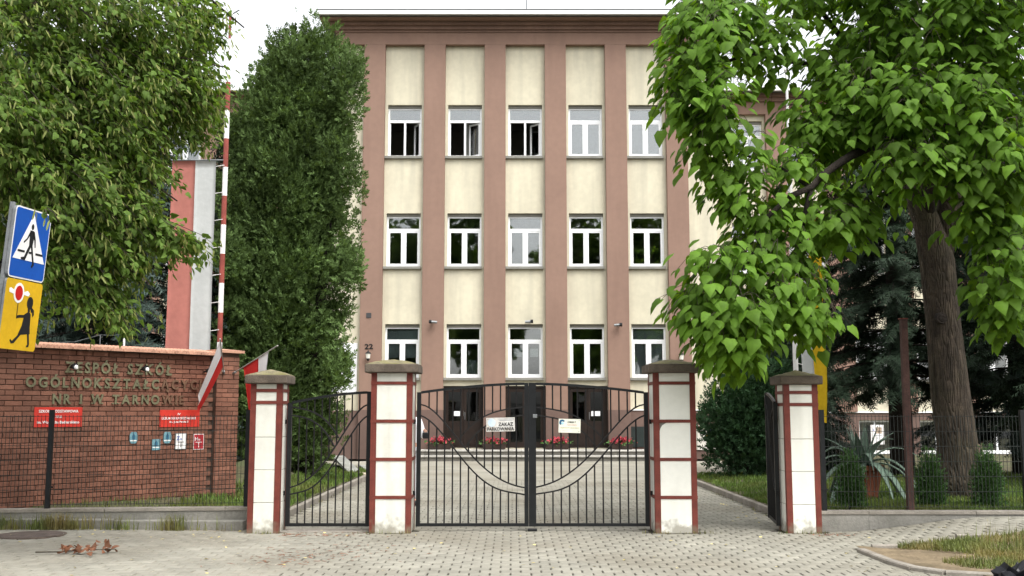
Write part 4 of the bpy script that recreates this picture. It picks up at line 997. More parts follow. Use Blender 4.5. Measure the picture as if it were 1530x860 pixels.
def leaf_parts(tv, tf, pos, y, nh, size, m, parent, n_ind, name, rest):
    """the n_ind leaves nearest the viewer become objects of their own, the others one mesh"""
    order = np.argsort(np.linalg.norm(pos - np.array((0,0,1.6)), axis=1))
    vis = np.array([i for i in order if abs(pos[i,0]/pos[i,1]) < .50 and (pos[i,2]-1.6)/pos[i,1] < .41])[:n_ind]
    base = np.array(WLOC[parent.name])
    me = bpy.data.meshes.new(name); me.from_pydata([tuple(v) for v in tv], [], [tuple(f) for f in tf]); me.materials.append(m); me.shade_smooth()
    Y = unit(y); X = unit(np.cross(Y, nh)); Z = np.cross(X, Y)
    for i in vis:
        o = bpy.data.objects.new(name, me); C.objects.link(o); o.parent = parent; s = float(np.broadcast_to(size, (len(pos),))[i])
        M = Matrix.Identity(4)
        for c_, ax in enumerate((X[i], Y[i], Z[i])):
            for r_ in range(3): M[r_][c_] = float(ax[r_])*s
        for r_ in range(3): M[r_][3] = float(pos[i][r_]-base[r_])
        o.matrix_local = M
    keep = np.ones(len(pos), bool); keep[vis] = False
    V, F = scatter(tv, tf, pos[keep], y[keep], nh[keep], np.broadcast_to(size, (len(pos),))[keep]); stuff(npmesh(rest, V, F, m, parent, smooth=True))

# --- linden on the left: trunk outside the frame, drooping leafy twigs in view
lt = thing('linden_tree', (-7.8, 10.6, 0), 'large linden tree overhanging the left side with drooping flowering twigs', 'tree')
trunk = [(-7.8,10.6,-.1),(-7.75,10.6,1.5),(-7.6,10.7,3.2),(-7.5,10.8,5.2),(-7.3,10.9,7.6),(-7.2,11,9.6)]
tube_mesh([(trunk, [.36,.30,.27,.22,.14,.05])], 'trunk', M_bark, lt, 12)
LB = [pblob(20,60,11,150,120,1.3), pblob(150,40,11.4,130,90,1.3), pblob(255,45,11.6,72,75,1.0), pblob(230,140,11.4,95,70,1.0), pblob(120,180,11,130,90,1.2), pblob(30,220,10.6,110,90,1.2),
      pblob(195,250,11.2,60,55,.7), pblob(130,300,10.8,95,65,.9), pblob(195,335,11,75,46,.5), pblob(262,362,11,48,22,.3), pblob(150,385,10.9,75,50,.6), pblob(145,450,10.9,55,32,.45), pblob(95,395,10.9,45,55,.5), pblob(25,330,11.2,50,80,.8),
      pblob(290,150,11.6,35,70,.5), pblob(305,30,11.6,38,40,.5,1.2), pblob(185,462,10.9,22,22,.25,.5), pblob(30,440,12,45,50,.5,1.0), pblob(78,330,8.3,12,24,.08,.25)]
OFF = [(-7.6,9.5,6.5,2.2,2.0,3.2,9), (-7.0,11.5,8.6,2.4,2.2,2.0,8), (-8.5,11,6.5,2.0,2.5,3,7)]   # the rest of the crown, out of view
NT = 2700
tp, td = in_blobs(NT, LB, .3); op_, od_ = in_blobs(500, OFF, .5); tp = np.concatenate([tp, op_]); td = np.concatenate([td, od_])
P, Yd, Nh = [], [], []; BP, BY = [], []; tw = []
hub = np.array((-7.3, 10.9, 6.0))
for i, (p, d) in enumerate(zip(tp, td)):
    out = unit((p-hub)[None]*(1,1,.25))[0]; g = unit((out*.8 + d*.35 + (0,0,-.55))[None])[0]; L = rng.uniform(.22,.5); small = p[1] < 8.6 and p[0] > -4.6
    n = rng.integers(7,12) if not small else 4
    if small: L *= .4
    for k in range(n):
        t = (k+.5)/n; q = p + g*L*(t-.5) + (0,0,-.14*L*t*t); side = rng.normal(0,1,3); P.append(q + side*.03)
        Yd.append(g*.5 + side*.55 + (0,0,-.45)); Nh.append(out*.45 + (0,0,.75) + rng.normal(0,.35,3))
    for k in range(rng.integers(3,6)):
        q = p + g*L*rng.uniform(-.4,.5) + rng.normal(0,.04,3); BP.append(q + (0,0,-.03)); BY.append(np.array((0,0,-1.0)) + rng.normal(0,.35,3) + out*.25)
    if i % 2 == 0: tw.append(([p - g*L*.8, p, p + g*L*.5 + np.array((0,0,-.05))], [.006,.004,.002]))
P, Yd, Nh = map(np.array, (P, Yd, Nh)); BP, BY = np.array(BP), np.array(BY)
dist = np.hypot(P[:,0]+0, P[:,1])
leaf_parts(HEART, HEART_F, P, Yd, Nh, rng.uniform(.05,.085,len(P)), M_linden, lt, 300, 'leaf', 'foliage')
V, F = scatter(BRACT, BRACT_F, BP, BY, unit(rng.normal(0,1,BP.shape) + (0.3,-.6,0)), rng.uniform(.07,.11,len(BP))); stuff(npmesh('flower_bracts', V, F, M_bract, lt, smooth=True))
limbs = [([trunk[2], (-6.6,10.8,3.9), (-5.6,10.9,4.0), (-4.6,10.9,3.5), (-4.0,10.9,3.05)], [.10,.07,.045,.02,.008]), ([trunk[3], (-6.3,10.9,6.0), (-5.0,11.2,6.1), (-3.9,11.4,5.6), (-3.3,11.5,5.5)], [.10,.07,.045,.02,.008]),
         ([trunk[2], (-6.7,10.4,3.3), (-5.6,10.8,3.2), (-4.9,10.9,2.9), (-4.4,10.9,2.6)], [.08,.055,.035,.015,.006]), ([trunk[3], (-6.6,11,5.0), (-5.5,11.2,4.9), (-4.4,11.2,4.4), (-3.7,11.3,3.9)], [.09,.06,.04,.02,.008]), ([trunk[4], (-6.3,11,7.4), (-5,11.4,7.2), (-3.8,11.6,6.6), (-3.1,11.6,6.0)], [.09,.06,.04,.02,.008])]
tube_mesh(limbs, 'limbs', M_bark, lt, 8); stuff(tube_mesh(tw[::1], 'twigs', M_twig, lt, 4))

# --- catalpa on the right: thick leaning trunk, big drooping heart shaped leaves
ct = thing('catalpa_tree', (6.85, 16.7, .2), 'big catalpa tree with thick trunk and large bright green heart-shaped leaves', 'tree')
tk = [at(1434,752,16.7), at(1433,715,16.7), at(1430,660,16.7), at(1420,590,16.65), at(1409,480,16.6), at(1400,390,16.5), at(1384,330,16.4), at(1352,250,16.2)]
tk[0].z = .05
tube_mesh([(tk, [.44,.345,.31,.30,.265,.27,.21,.15]), ([tk[5] + Vector((.03,.03,0)), at(1412,340,16.5), at(1425,270,16.2), at(1450,150,15.8), at(1470,20,15.3)], [.22,.20,.17,.13,.08])], 'trunk', M_bark, ct, 14)
MB().lathe((0,0,0), [(.03,0),(.075,.01),(.08,.03),(.06,.035)], 12)
kn = MB(); kc = at(1407, 475, 16.33); kn.tube([kc + Vector((0,.06,0)), kc + Vector((0,-.02,0))], [.10,.085], 12); kn.tube([kc + Vector((0,-.021,0)), kc + Vector((0,-.03,0))], [.055,.05], 12); kn.build('knot', M_bark2, ct)
limb = [([tk[7], at(1335,214,15.0), at(1300,219,14.2), at(1272,232,13.8), at(1250,246,13.6), at(1228,262,13.45), at(1212,280,13.4), at(1180,293,13.4), at(1140,330,13.4), at(1100,400,13.5)], [.15,.09,.066,.06,.052,.05,.043,.038,.026,.015]),
        ([tk[7], at(1310,150,15.6), at(1230,100,15), at(1120,80,14.4), at(1030,110,14)], [.10,.06,.045,.03,.012]), ([at(1450,150,15.8), at(1490,200,15), at(1510,300,14.2), at(1500,400,13.8)], [.10,.08,.05,.02]),
        ([at(1212,280,13.4), at(1200,330,13.6), at(1190,420,14.0), at(1195,500,13.8)], [.035,.03,.022,.012]), ([tk[6], at(1400,200,15.4), at(1430,120,14.6), at(1440,60,14.2)], [.12,.10,.07,.03]),
        ([at(1212,280,13.4), at(1150,240,13.9), at(1060,220,13.9)], [.03,.022,.012]), ([at(1310,150,15.6), at(1260,60,15), at(1200,-20,14.6)], [.06,.045,.03])]
tube_mesh(limb, 'limbs', M_bark2, ct, 9)
CB = [pblob(1050,60,13.6,60,62,.9), pblob(1020,130,13.5,42,62,.7), pblob(1060,165,13.4,50,70,.7), pblob(1130,55,14.3,62,42,.8), pblob(1208,182,14.2,42,45,.6,1.4), pblob(1290,60,14.6,55,70,1.1), pblob(1290,160,14.2,85,70,1.0), pblob(1400,60,14,110,90,1.4),
      pblob(1500,80,13.8,80,120,1.3), pblob(1400,170,13.4,95,70,.9), pblob(1490,230,13.2,70,80,.8), pblob(1370,250,13.3,82,45,.6), pblob(1080,235,13.6,62,42,.6), pblob(1175,258,13.8,52,34,.5), pblob(1240,220,14.2,62,55,.7), pblob(1130,310,13.6,55,38,.5),
      pblob(1230,330,13.9,65,52,.6), pblob(1275,325,14.0,32,40,.35), pblob(1150,375,13.6,58,42,.5), pblob(1075,405,13.3,52,38,.5), pblob(1040,455,13.2,38,30,.35), pblob(1095,480,13.2,70,58,.55), pblob(1155,455,13.4,58,50,.5), pblob(1105,525,13.3,46,30,.35), pblob(1198,485,13.5,30,26,.3), pblob(1195,420,13.6,40,45,.4),
      pblob(1465,320,13.3,48,45,.5), pblob(1500,400,13.2,45,75,.5), pblob(1500,470,13.2,30,32,.3), pblob(1440,-40,14,160,70,1.6), pblob(1250,-40,14.5,120,50,1.2), pblob(1090,290,13.5,30,24,.3,.6), pblob(1228,470,13.4,20,18,.25,.5), pblob(1105,10,14,58,32,.8), pblob(1190,0,14.5,50,32,.8), pblob(1035,25,13.8,38,30,.6), pblob(1145,105,14.2,40,26,.5,1.0), pblob(1225,95,14.6,24,40,.4,.6)]
COFF = [(8.6,16,6.5,2.0,2.4,3.0,7), (7.5,18.5,7.0,2.5,1.8,2.4,6), (7.3,14.4,8.6,2.5,2.0,1.8,7)]
tp, td = in_blobs(2300, CB, .15); op_, od_ = in_blobs(330, COFF, .5); tp = np.concatenate([tp, op_]); td = np.concatenate([td, od_])
P, Yd, Nh, tw = [], [], [], []
hub = np.array(at(1390, 200, 16.0))
for i, (p, d) in enumerate(zip(tp, td)):
    out = unit((p-hub)[None]*(1,1,.3))[0]; out = unit((out*.8 + d*.5 + np.array((0,-.35,0)))[None])[0]; n = rng.integers(4,7); st = p + np.array((0,0,.18)) - out*.12
    for k in range(n):
        a = rng.uniform(0, 2*math.pi); side = np.array((math.cos(a), math.sin(a), rng.normal(0,.25))); q = p + side*rng.uniform(.08,.24) + (0,0,rng.uniform(-.16,.16))
        P.append(q); o2 = unit((out*.6 + side*.75)[None])[0]; Yd.append(o2*.75 + (0,0,-.85) + rng.normal(0,.18,3)); Nh.append(o2*.55 + np.array((0,0,.85)) + rng.normal(0,.18,3))
        if k < 2: tw.append(([st, (st+q)/2 + np.array((0,0,.04)), q], [.005,.004,.003]))
P, Yd, Nh = map(np.array, (P, Yd, Nh))
leaf_parts(HEART, HEART_F, P, Yd, Nh, rng.triangular(.07,.16,.235,len(P)), M_catalpa, ct, 300, 'leaf', 'foliage')
stuff(tube_mesh(tw, 'twigs', M_twig, ct, 4))

# --- evergreens made of flat sprays
def spray_tree(name, label, cat, base, blobs, n, size, m, trunk_pts, seed, up=.55, group=None, tmpl=(FAN, FAN_F), tm=None, shell=.45, per=14, tf=1.1):
    r = np.random.default_rng(seed); t = thing(name, base, label, cat, group)
    if trunk_pts: tube_mesh(trunk_pts, 'trunk', tm or M_bark2, t, 8)
    # clumps of sprays, so that the crown has lit tufts and dark hollows
    cp, cd_ = in_blobs(max(1, n//per), blobs, shell, r); P = []; Yd = []; Nh = []
    w = np.repeat(np.arange(len(cp)), per); c = cp[w]; d = cd_[w]*(1,1,.6)
    tuft = size[1]*tf
    P = c + np.clip(r.normal(0,1,c.shape), -1.3, 1.3)*(tuft*.7, tuft*.7, tuft)
    off_ = unit(P-c)
    Yd = d*.55 + off_*.5 + np.array((0,0,up)) + r.normal(0,.3,c.shape); Nh = np.cross(d, (0,0,1)) + r.normal(0,.7,c.shape)
    ok = P[:,2] > base[2]+.03; P, Yd, Nh = P[ok], Yd[ok], Nh[ok]
    V, F = scatter(tmpl[0], tmpl[1], P, Yd, Nh, r.uniform(size[0], size[1], len(P))); stuff(npmesh('crown', V, F, m, t)); return t
TY = 22.0
TOUT = [(34,482,503),(48,432,512),(70,418,518),(95,402,524),(122,372,529),(150,350,533),(200,338,537),(300,332,535),(400,328,526),(500,328,516),(600,330,510),(690,335,500)]
TB = []
for v in range(68, 690, 22):
    l_ = np.interp(v, [o[0] for o in TOUT], [o[1] for o in TOUT]) + 15; r_ = np.interp(v, [o[0] for o in TOUT], [o[2] for o in TOUT]) - 15
    TB.append(pblob((l_+r_)/2, v, TY, max(6, (r_-l_)/2), 26, max(.25, (r_-l_)/2*.0125), (r_-l_)/20))
for _ in range(46):      # shoots that break the outline
    v = rng.uniform(60, 640); l_ = np.interp(v, [o[0] for o in TOUT], [o[1] for o in TOUT]); r_ = np.interp(v, [o[0] for o in TOUT], [o[2] for o in TOUT]); u = rng.choice((l_+12, r_-10, rng.uniform(l_, r_)))
    TB.append(pblob(u, v, TY-rng.uniform(0,.9), rng.uniform(6,13), rng.uniform(14,30), .2, .9))
b0 = at(435,690,TY)
tr = [([(b0.x+dx, TY+dy, .1), (b0.x+dx*1.6, TY+dy, 3), (b0.x+dx*2.2+.1, TY+dy*.5, 6.5), (b0.x+dx*1.6+.3, TY, 8.8)], [.16,.13,.08,.02]) for dx, dy in ((0,0),(-.35,.2),(.3,-.1))]
spray_tree('thuja_tree', 'tall dense thuja tree in front of the left part of the school', 'tree', (b0.x, TY, .2), TB, 46000, (.11,.23), M_thuja, tr, 11, shell=.6, per=34, tf=1.05)
YB = [pblob(1110,660,23.5,58,50,.9), pblob(1105,620,23.5,52,48,.8), pblob(1120,590,23.5,42,40,.7), pblob(1150,640,23.5,40,60,.8), pblob(1160,590,23.5,34,40,.7), pblob(1085,650,23.5,34,36,.6)]
b0 = at(1115,712,23.5)
spray_tree('yew_shrub', 'round dark green evergreen shrub beyond the open narrow gate', 'shrub', (b0.x, 23.5, .1), YB, 6500, (.12,.24), M_yew, [([(b0.x,23.5,.05),(b0.x,23.5,1.6)], [.08,.03])], 12)
for u, vb, vt, w, lab, sd_ in ((1270,757,682,17,'small young thuja in front of the agave pot, behind the fence',1), (1390,757,682,16,'small young thuja just left of the catalpa trunk, behind the fence',2), (1475,762,678,21,'small young thuja just right of the catalpa trunk, behind the fence',3)):
    Y = 15.0; zb = .23; B = [pblob(u, vb-14, Y, w, 16, .17), pblob(u, (vb+vt)/2, Y, w*.9, 26, .16), pblob(u, vt+14, Y, w*.5, 18, .09)]
    c = at(u, vb, Y); spray_tree('young_thuja', lab, 'shrub', (c.x, Y, zb), B, 3600, (.035,.07), M_thujas, [([(c.x,Y,zb-.05),(c.x,Y,zb+.4)], [.02,.01])], 20+sd_, group='young thujas along the right fence')

# --- spruces: whorls of drooping branches hung with needle twigs
def spruce(label, x, y, z0, H, Rb, m, seed, nl=26, zlo=.06, group=None, tr=.2, dens=1.0):
    r = np.random.default_rng(seed); t = thing('spruce_tree', (x, y, z0), label, 'tree', group)
    tube_mesh([([(x,y,z0-.1),(x,y,z0+H*.35),(x,y,z0+H*.95)], [tr,tr*.75,.03])], 'trunk', M_bark2, t, 10)
    P, Yd, Nh, br = [], [], [], []
    for i in range(nl):
        f = zlo + (1-zlo)*i/nl; z = z0 + H*f; L = Rb*(1-f)**.75*r.uniform(.85,1.1) + .15; nb = 7 if f < .8 else 5
        for j in range(nb):
            a = 2*math.pi*(j + r.uniform(-.3,.3))/nb + i*.9; d = np.array((math.cos(a), math.sin(a), 0)); l = L*r.uniform(.75,1.12); pts = []
            for k in range(6):
                u = k/5; pts.append(np.array((x,y,z)) + d*l*u + np.array((0,0,l*(.10*u - .42*u*u + .16*u**3))))
            br.append((pts, [.03,.024,.018,.013,.008,.003])); n = int((8+l*16)*dens)
            for k in range(n):
                u = r.uniform(.18,1.0)**.8; q = np.array(pts[0])*0 + np.array([np.interp(u*5, range(6), [p[c] for p in pts]) for c in range(3)])
                s = np.array((-d[1], d[0], 0))*r.choice((-1,1)); P.append(q); Yd.append(d*.6 + s*r.uniform(.2,.9) + np.array((0,0,-r.uniform(.1,.9)))); Nh.append(np.array((0,0,1)) + r.normal(0,.3,3) + d*.4)
    P, Yd, Nh = map(np.array, (P, Yd, Nh)); V, F = scatter(NEED, NEED_F, P, Yd, Nh, r.uniform(.34,.62,len(P)))
    stuff(npmesh('crown', V, F, m, t)); stuff(tube_mesh(br, 'branches', M_bark2, t, 4)); return t
spruce('bluish spruce tree behind the brick wall, left of the banner', -8.0, 21.0, .2, 9.5, 2.6, M_bspruce, 31, dens=1.5, tr=.2)
spruce('dark spruce tree between the brick wall and the tall thuja', -6.4, 24.0, .2, 8.6, 1.7, M_spruce, 32, dens=1.3, tr=.2)
spruce('dark spruce tree at the far left edge behind the wall', -11.3, 23.0, .2, 11, 2.8, M_spruce, 36, dens=1.2)
spruce('dark spruce tree right of the yellow banner, its trunk bare below', 8.6, 23.2, .15, 11.0, 2.9, M_spruce, 33, zlo=.20, tr=.27, dens=1.6)
spruce('bluish spruce tree behind the catalpa trunk', 11.6, 24.0, .1, 10.0, 2.6, M_bspruce, 34, zlo=.11, tr=.2, dens=1.4)
spruce('dark spruce tree at the right edge of the garden', 11.4, 19.6, .2, 10.5, 2.6, M_spruce, 35, zlo=.15, tr=.24, dens=1.4)
spruce('dark spruce tree behind the evergreen shrub', 7.3, 27.5, .1, 5.0, 1.7, M_spruce, 37, zlo=.03, tr=.14, dens=1.3)

# --- street trees across the road: they show mirrored in the windows of the facade
def street_tree(label, x, y, H, rx, seed):
    r = np.random.default_rng(seed); t = thing('street_tree', (x, y, -.1), label, 'tree', 'street trees across the road')
    tube_mesh([([(x,y,-.2),(x,y,H*.35),(x+.2,y,H*.8)], [.35,.28,.08])] + [([(x,y,H*.35+i*.5), (x+math.cos(i*1.3)*rx*.5, y+math.sin(i*1.3)*rx*.5, H*.55+i*.5), (x+math.cos(i*1.3)*rx*.85, y+math.sin(i*1.3)*rx*.85, H*.68+i*.4)], [.14,.09,.03]) for i in range(7)], 'trunk', M_bark, t, 8)
    B = [(x + r.normal(0,rx*.45), y + r.normal(0,rx*.45), H*.62 + r.normal(0,H*.16), rx*.5, rx*.5, H*.16) for _ in range(16)]
    P, d = in_blobs(9000, B, .2, r); V, F = scatter(LEAF_S, LEAF_SF, P, d + r.normal(0,.5,P.shape) + (0,0,-.3), d*.5 + (0,0,.8) + r.normal(0,.4,P.shape), r.uniform(.4,.7,len(P))); stuff(npmesh('crown', V, F, M_linden, t))
for i, (x, y, H, rx) in enumerate(((-8.5,-17,20,4.2), (-3.2,-21,20.5,4.0), (5.4,-20,19,3.8), (11.5,-18,20,4.4))):
    street_tree(('leafy street tree across the road mirrored in the leftmost windows','leafy street tree across the road mirrored in the second window bay','leafy street tree across the road mirrored in the fourth window bay','leafy street tree across the road mirrored in the rightmost windows')[i], x, y, H, rx, 50+i)

# ------------------------------------------------------------ grass
def blades(name, pts, hmin, hmax, m, lean=.35, wid=.006):
    n = len(pts); a = rng.uniform(0, 2*math.pi, n); h = rng.uniform(hmin, hmax, n); w = wid*rng.uniform(.7,1.4,n); dx, dy = np.cos(a), np.sin(a); l = rng.normal(0, lean, n)*h
    b0 = pts + np.stack([-dy*w, dx*w, 0*a], 1); b1 = pts - np.stack([-dy*w, dx*w, 0*a], 1)
    mid = pts + np.stack([dx*l*.35, dy*l*.35, h*.6], 1); m0 = mid + np.stack([-dy*w*.7, dx*w*.7, 0*a], 1); m1 = mid - np.stack([-dy*w*.7, dx*w*.7, 0*a], 1)
    tip = pts + np.stack([dx*l, dy*l, h*np.sqrt(np.maximum(.1, 1-(l/h)**2*.6))], 1)
    V = np.stack([b0,b1,m1,m0,tip], 1).reshape(-1,3); k = np.arange(n)[:,None]*5; F = np.concatenate([k+[0,1,2], k+[0,2,3], k+[3,2,4]])
    return npmesh(name, V, F, m)
def grass(name, n, x0, x1, y0, y1, zf, hmin, hmax, m, label, mask=None, **kw):
    X, Y = rng.uniform(x0,x1,n), rng.uniform(y0,y1,n); p = rng.uniform(0,1,n)
    dn = .5 + .5*np.sin(X*2.1+1.3)*np.cos(Y*1.7) + .25*np.sin(X*5.3+Y*3.1); k = p < .35+.65*dn
    if mask is not None: k &= mask(X, Y)
    X, Y = X[k], Y[k]; o = stuff(blades(name, np.stack([X, Y, zf(X,Y)], 1), hmin, hmax, m, **kw)); o['label'] = label; o['category'] = 'grass'; return o
fr = lambda X, Y: np.abs(X)/Y < .53
grass('grass', 60000, 4.1, 9.0, 14.45, 19, zl_right, .03, .09, M_grass, 'mown grass of the garden behind the right fence', fr)
grass('grass', 30000, 4.1, 13, 19, 25, zl_right, .04, .11, M_grass, 'mown lawn beyond the open narrow gate', fr, wid=.009)
grass('grass', 22000, -5.0, -3.5, 14.7, 27, zl_left, .04, .11, M_grass, 'strip of lawn left of the courtyard kerb', lambda X, Y: fr(X, Y) & (zl_left(X,Y) < .33), wid=.008)
grass('dry_grass', 1800, -7.0, -3.6, 14.7, 17.2, zl_left, .03, .12, M_wildgrass, 'thin dry grass at the foot of the brick wall', lambda X, Y: (X+7.139)*WN.x + (Y-14.497)*WN.y > .05)
vm = lambda X, Y: in_verge(X, Y) & fr(X, Y) & (X > 4.75 + .3*np.sin(Y*5)) 
grass('wild_grass', 36000, 4.3, 7.2, 9.7, 12.4, lambda x, y: hz(x,y)+.02, .02, .10, M_wildgrass, 'unmown wild grass on the verge, bottom right', vm, wid=.005, lean=.6)
grass('wild_grass_stalks', 260, 5.2, 6.8, 10.9, 12.3, lambda x, y: hz(x,y)+.03, .18, .34, M_wildgrass, 'taller seeding grass stalks on the verge', vm, wid=.003, lean=.2)
X = np.concatenate([rng.normal(-6.0,.2,380), rng.uniform(-7.2,-3.7,110), rng.normal(-6.9,.25,380), rng.normal(-4.5,.12,110), rng.normal(-5.2,.10,60)]); Yv = 14.26 + .10*(X+3.6) + rng.uniform(-.10,.02,len(X))
o = stuff(blades('weeds', np.stack([X, Yv, hz(X,Yv)+.0*X], 1), .05, .26, M_wildgrass, .4, .005)); o['label'] = 'weeds growing along the foot of the left fence wall'; o['category'] = 'weeds'

X = np.concatenate([rng.normal(a_, .12, 22) for a_ in (-1.8,-1.4,1.95,2.4,-3.2,3.7,4.0)] + [np.full(60, 3.93) + rng.normal(0,.02,60), np.full(50,-3.36) + rng.normal(0,.02,50)]); Yv = np.concatenate([np.full(154, 13.875) + rng.normal(0,.012,154), rng.uniform(14.7,21,60), rng.uniform(14.7,22,50)])
o = stuff(blades('joint_weeds', np.stack([X, Yv, hz(X,Yv)], 1), .02, .07, M_wildgrass, .5, .004)); o['label'] = 'sparse weeds at the feet of the gate pillars and kerbs'; o['category'] = 'weeds'
# litter on the paving
n = 170; X = np.concatenate([rng.uniform(-6.5,6.5,90), rng.normal(3.8,.25,40), rng.uniform(-6,-2,40)]); Y = np.concatenate([rng.uniform(10,13.8,90), rng.uniform(14.5,19,40), rng.uniform(13.2,14.2,40)])
V, F = scatter(LEAF_S, LEAF_SF, np.stack([X,Y,hz(X,Y)+.008],1), rng.normal(0,1,(n,3))*(1,1,.1), np.tile((0,0,1.0),(n,1))+rng.normal(0,.2,(n,3)), rng.uniform(.025,.055,n))
o = stuff(npmesh('leaf_litter', V, F, M_litter)); o['label'] = 'small yellow fallen leaves scattered on the paving'; o['category'] = 'leaf litter'
n = 420; X = np.concatenate([rng.normal(-2.35,.35,130), rng.normal(-1.95,.4,110), rng.normal(4.2,.2,60), rng.uniform(-3,-1.9,120)]); Y = np.concatenate([rng.normal(11.6,.35,130), rng.normal(12.3,.4,110), rng.normal(13.75,.08,60), rng.normal(13.75,.12,120)])
V, F = scatter(BRACT, BRACT_F, np.stack([X,Y,hz(X,Y)+.006],1), rng.normal(0,1,(n,3))*(1,1,.05), np.tile((0,0,1.0),(n,1))+rng.normal(0,.15,(n,3)), rng.uniform(.03,.09,n))
o = stuff(npmesh('dry_litter', V, F, M_dryleaf)); o['label'] = 'brown withered blossom litter drifted before the narrow gate'; o['category'] = 'leaf litter'
tw_ = thing('fallen_twig', (-4.85, 11.9, 0), 'dry fallen twig with curled brown leaves on the pavement, lower left', 'twig')
a = Vector((-5.35,11.95,.02)); MB().tube([a, a+Vector((.25,-.05,.01)), a+Vector((.55,-.02,.03)), a+Vector((.85,.1,.02))], [.009,.007,.006,.003], 6).build('stem', M_twig, tw_)
n = 46; Pt = np.array(a)[None] + np.stack([rng.uniform(.28,.85,n), rng.normal(0,.10,n), rng.uniform(.01,.08,n)],1)
V, F = scatter(HEART, HEART_F, Pt, rng.normal(0,1,(n,3))*(1,1,.4), rng.normal(0,.7,(n,3))+(0,0,.6), rng.uniform(.05,.09,n)); stuff(npmesh('dry_leaves', V, F, M_dryleaf, tw_))

# ------------------------------------------------------------ agave in a terracotta pot
ac = Vector((5.52, 16.6, .22)); ag = thing('agave_plant', ac, 'large grey-green agave with arching leaves in a terracotta pot', 'plant')
MB().lathe(ac, [(.20,0),(.215,.02),(.285,.44),(.32,.45),(.325,.53),(.29,.535),(.28,.49),(.02,.48)], 24).build('pot', M_terra, ag, smooth=False)
for i in range(34):
    a = i*2.399; el = R(82 - 2.4*i + random.uniform(-5,5)); L = .62 + .018*i*(1 if i < 16 else .6) + random.uniform(-.05,.08); droop = .0 if i < 7 else .035*(i-6)
    g = []; d = Vector((math.cos(a), math.sin(a), 0)); s = Vector((-d.y, d.x, 0))
    for k in range(9):
        u = k/8; rr = L*(math.cos(el)*u + .30*u*u*(droop > 0)); zz = L*(math.sin(el)*u - droop*2.4*u*u*u); w = .075*(math.sin(math.pi*min(1, u*.75+.28)))*(1-u**3) + .003
        c_ = ac + Vector((0,0,.50)) + d*(.03+rr) + ZU*zz
        g.append([(c_ + s*(w*e) + ZU*(.022*abs(e)*(1-u)))[:] for e in (-1,-.5,0,.5,1)])
    cloth('leaf', g, .010, M_agave, ag)

# ------------------------------------------------------------ planks by the lawn, bicycle wheel, black bag
for p, q, w, lab in ((at(505,682,26.5), at(540,716,24.8), .15, 'long wide grey board leaning on the lawn beside the thuja'), (at(543,696,27), at(553,704,26.2), .10, 'short grey board next to the left main pillar, beyond the narrow gate'), (at(512,700,26.4), at(545,712,25.2), .06, 'narrow grey board lying under the wide leaning board')):
    d = (q-p).normalized(); tag(MB().obox((p+q)/2, d, d.cross(ZU).normalized(), d.cross(ZU).cross(d), (q-p).length/2, w, .03).build('board', M_plank, None, False, tuple((p+q)/2)), lab, 'board', 'grey boards beside the thuja')
bx = at(508,702,26.3); tag(MB().cbox(bx.x-.16, bx.x+.1, bx.y-.1, bx.y+.15, .05, bx.z+.12, .01).build('crate', M_signblack, None, False, (bx.x, bx.y, .05)), 'small black crate at the foot of the thuja', 'crate')
b = bmesh.new(); bmesh.ops.create_icosphere(b, subdivisions=2, radius=1); c_ = at(538,713,25.0)
for v in b.verts: v.co = Vector((v.co.x*.30*(1+random.uniform(-.25,.25)), v.co.y*.16, v.co.z*.09*(1+random.uniform(-.4,.4)))) + Vector((c_.x, c_.y, .06))
rb = MB().add([v.co[:] for v in b.verts], [[v.index for v in f.verts] for f in b.faces]).build('rubble', mat('pale_rubble', (.52,.45,.34), .9, .2, 9), None, False, (c_.x, c_.y, 0)); tag(rb, 'pale crumpled rubble lying by the boards on the courtyard edge', 'rubble'); b.free()
b = bmesh.new(); bmesh.ops.create_icosphere(b, subdivisions=3, radius=1); c_ = at(1512, 866, 9.75)
for v in b.verts:
    k = 1 + .22*math.sin(v.co.x*9+v.co.y*7) + .2*math.sin(v.co.z*11+v.co.x*6) + random.uniform(-.12,.12); v.co = Vector((v.co.x*.22*k, v.co.y*.16*k, max(-.05, v.co.z*.13*k*(1+.4*math.sin(v.co.x*8)))))+Vector((c_.x+.06, c_.y, .06))
tag(MB().add([v.co[:] for v in b.verts], [[v.index for v in f.verts] for f in b.faces]).build('rubbish_bag', mat('black_plastic', (.018,.018,.022), .35, .1, 9), None, False, (c_.x+.03, c_.y, 0)), 'crumpled black plastic bag at the bottom right corner of the verge', 'bag'); b.free()

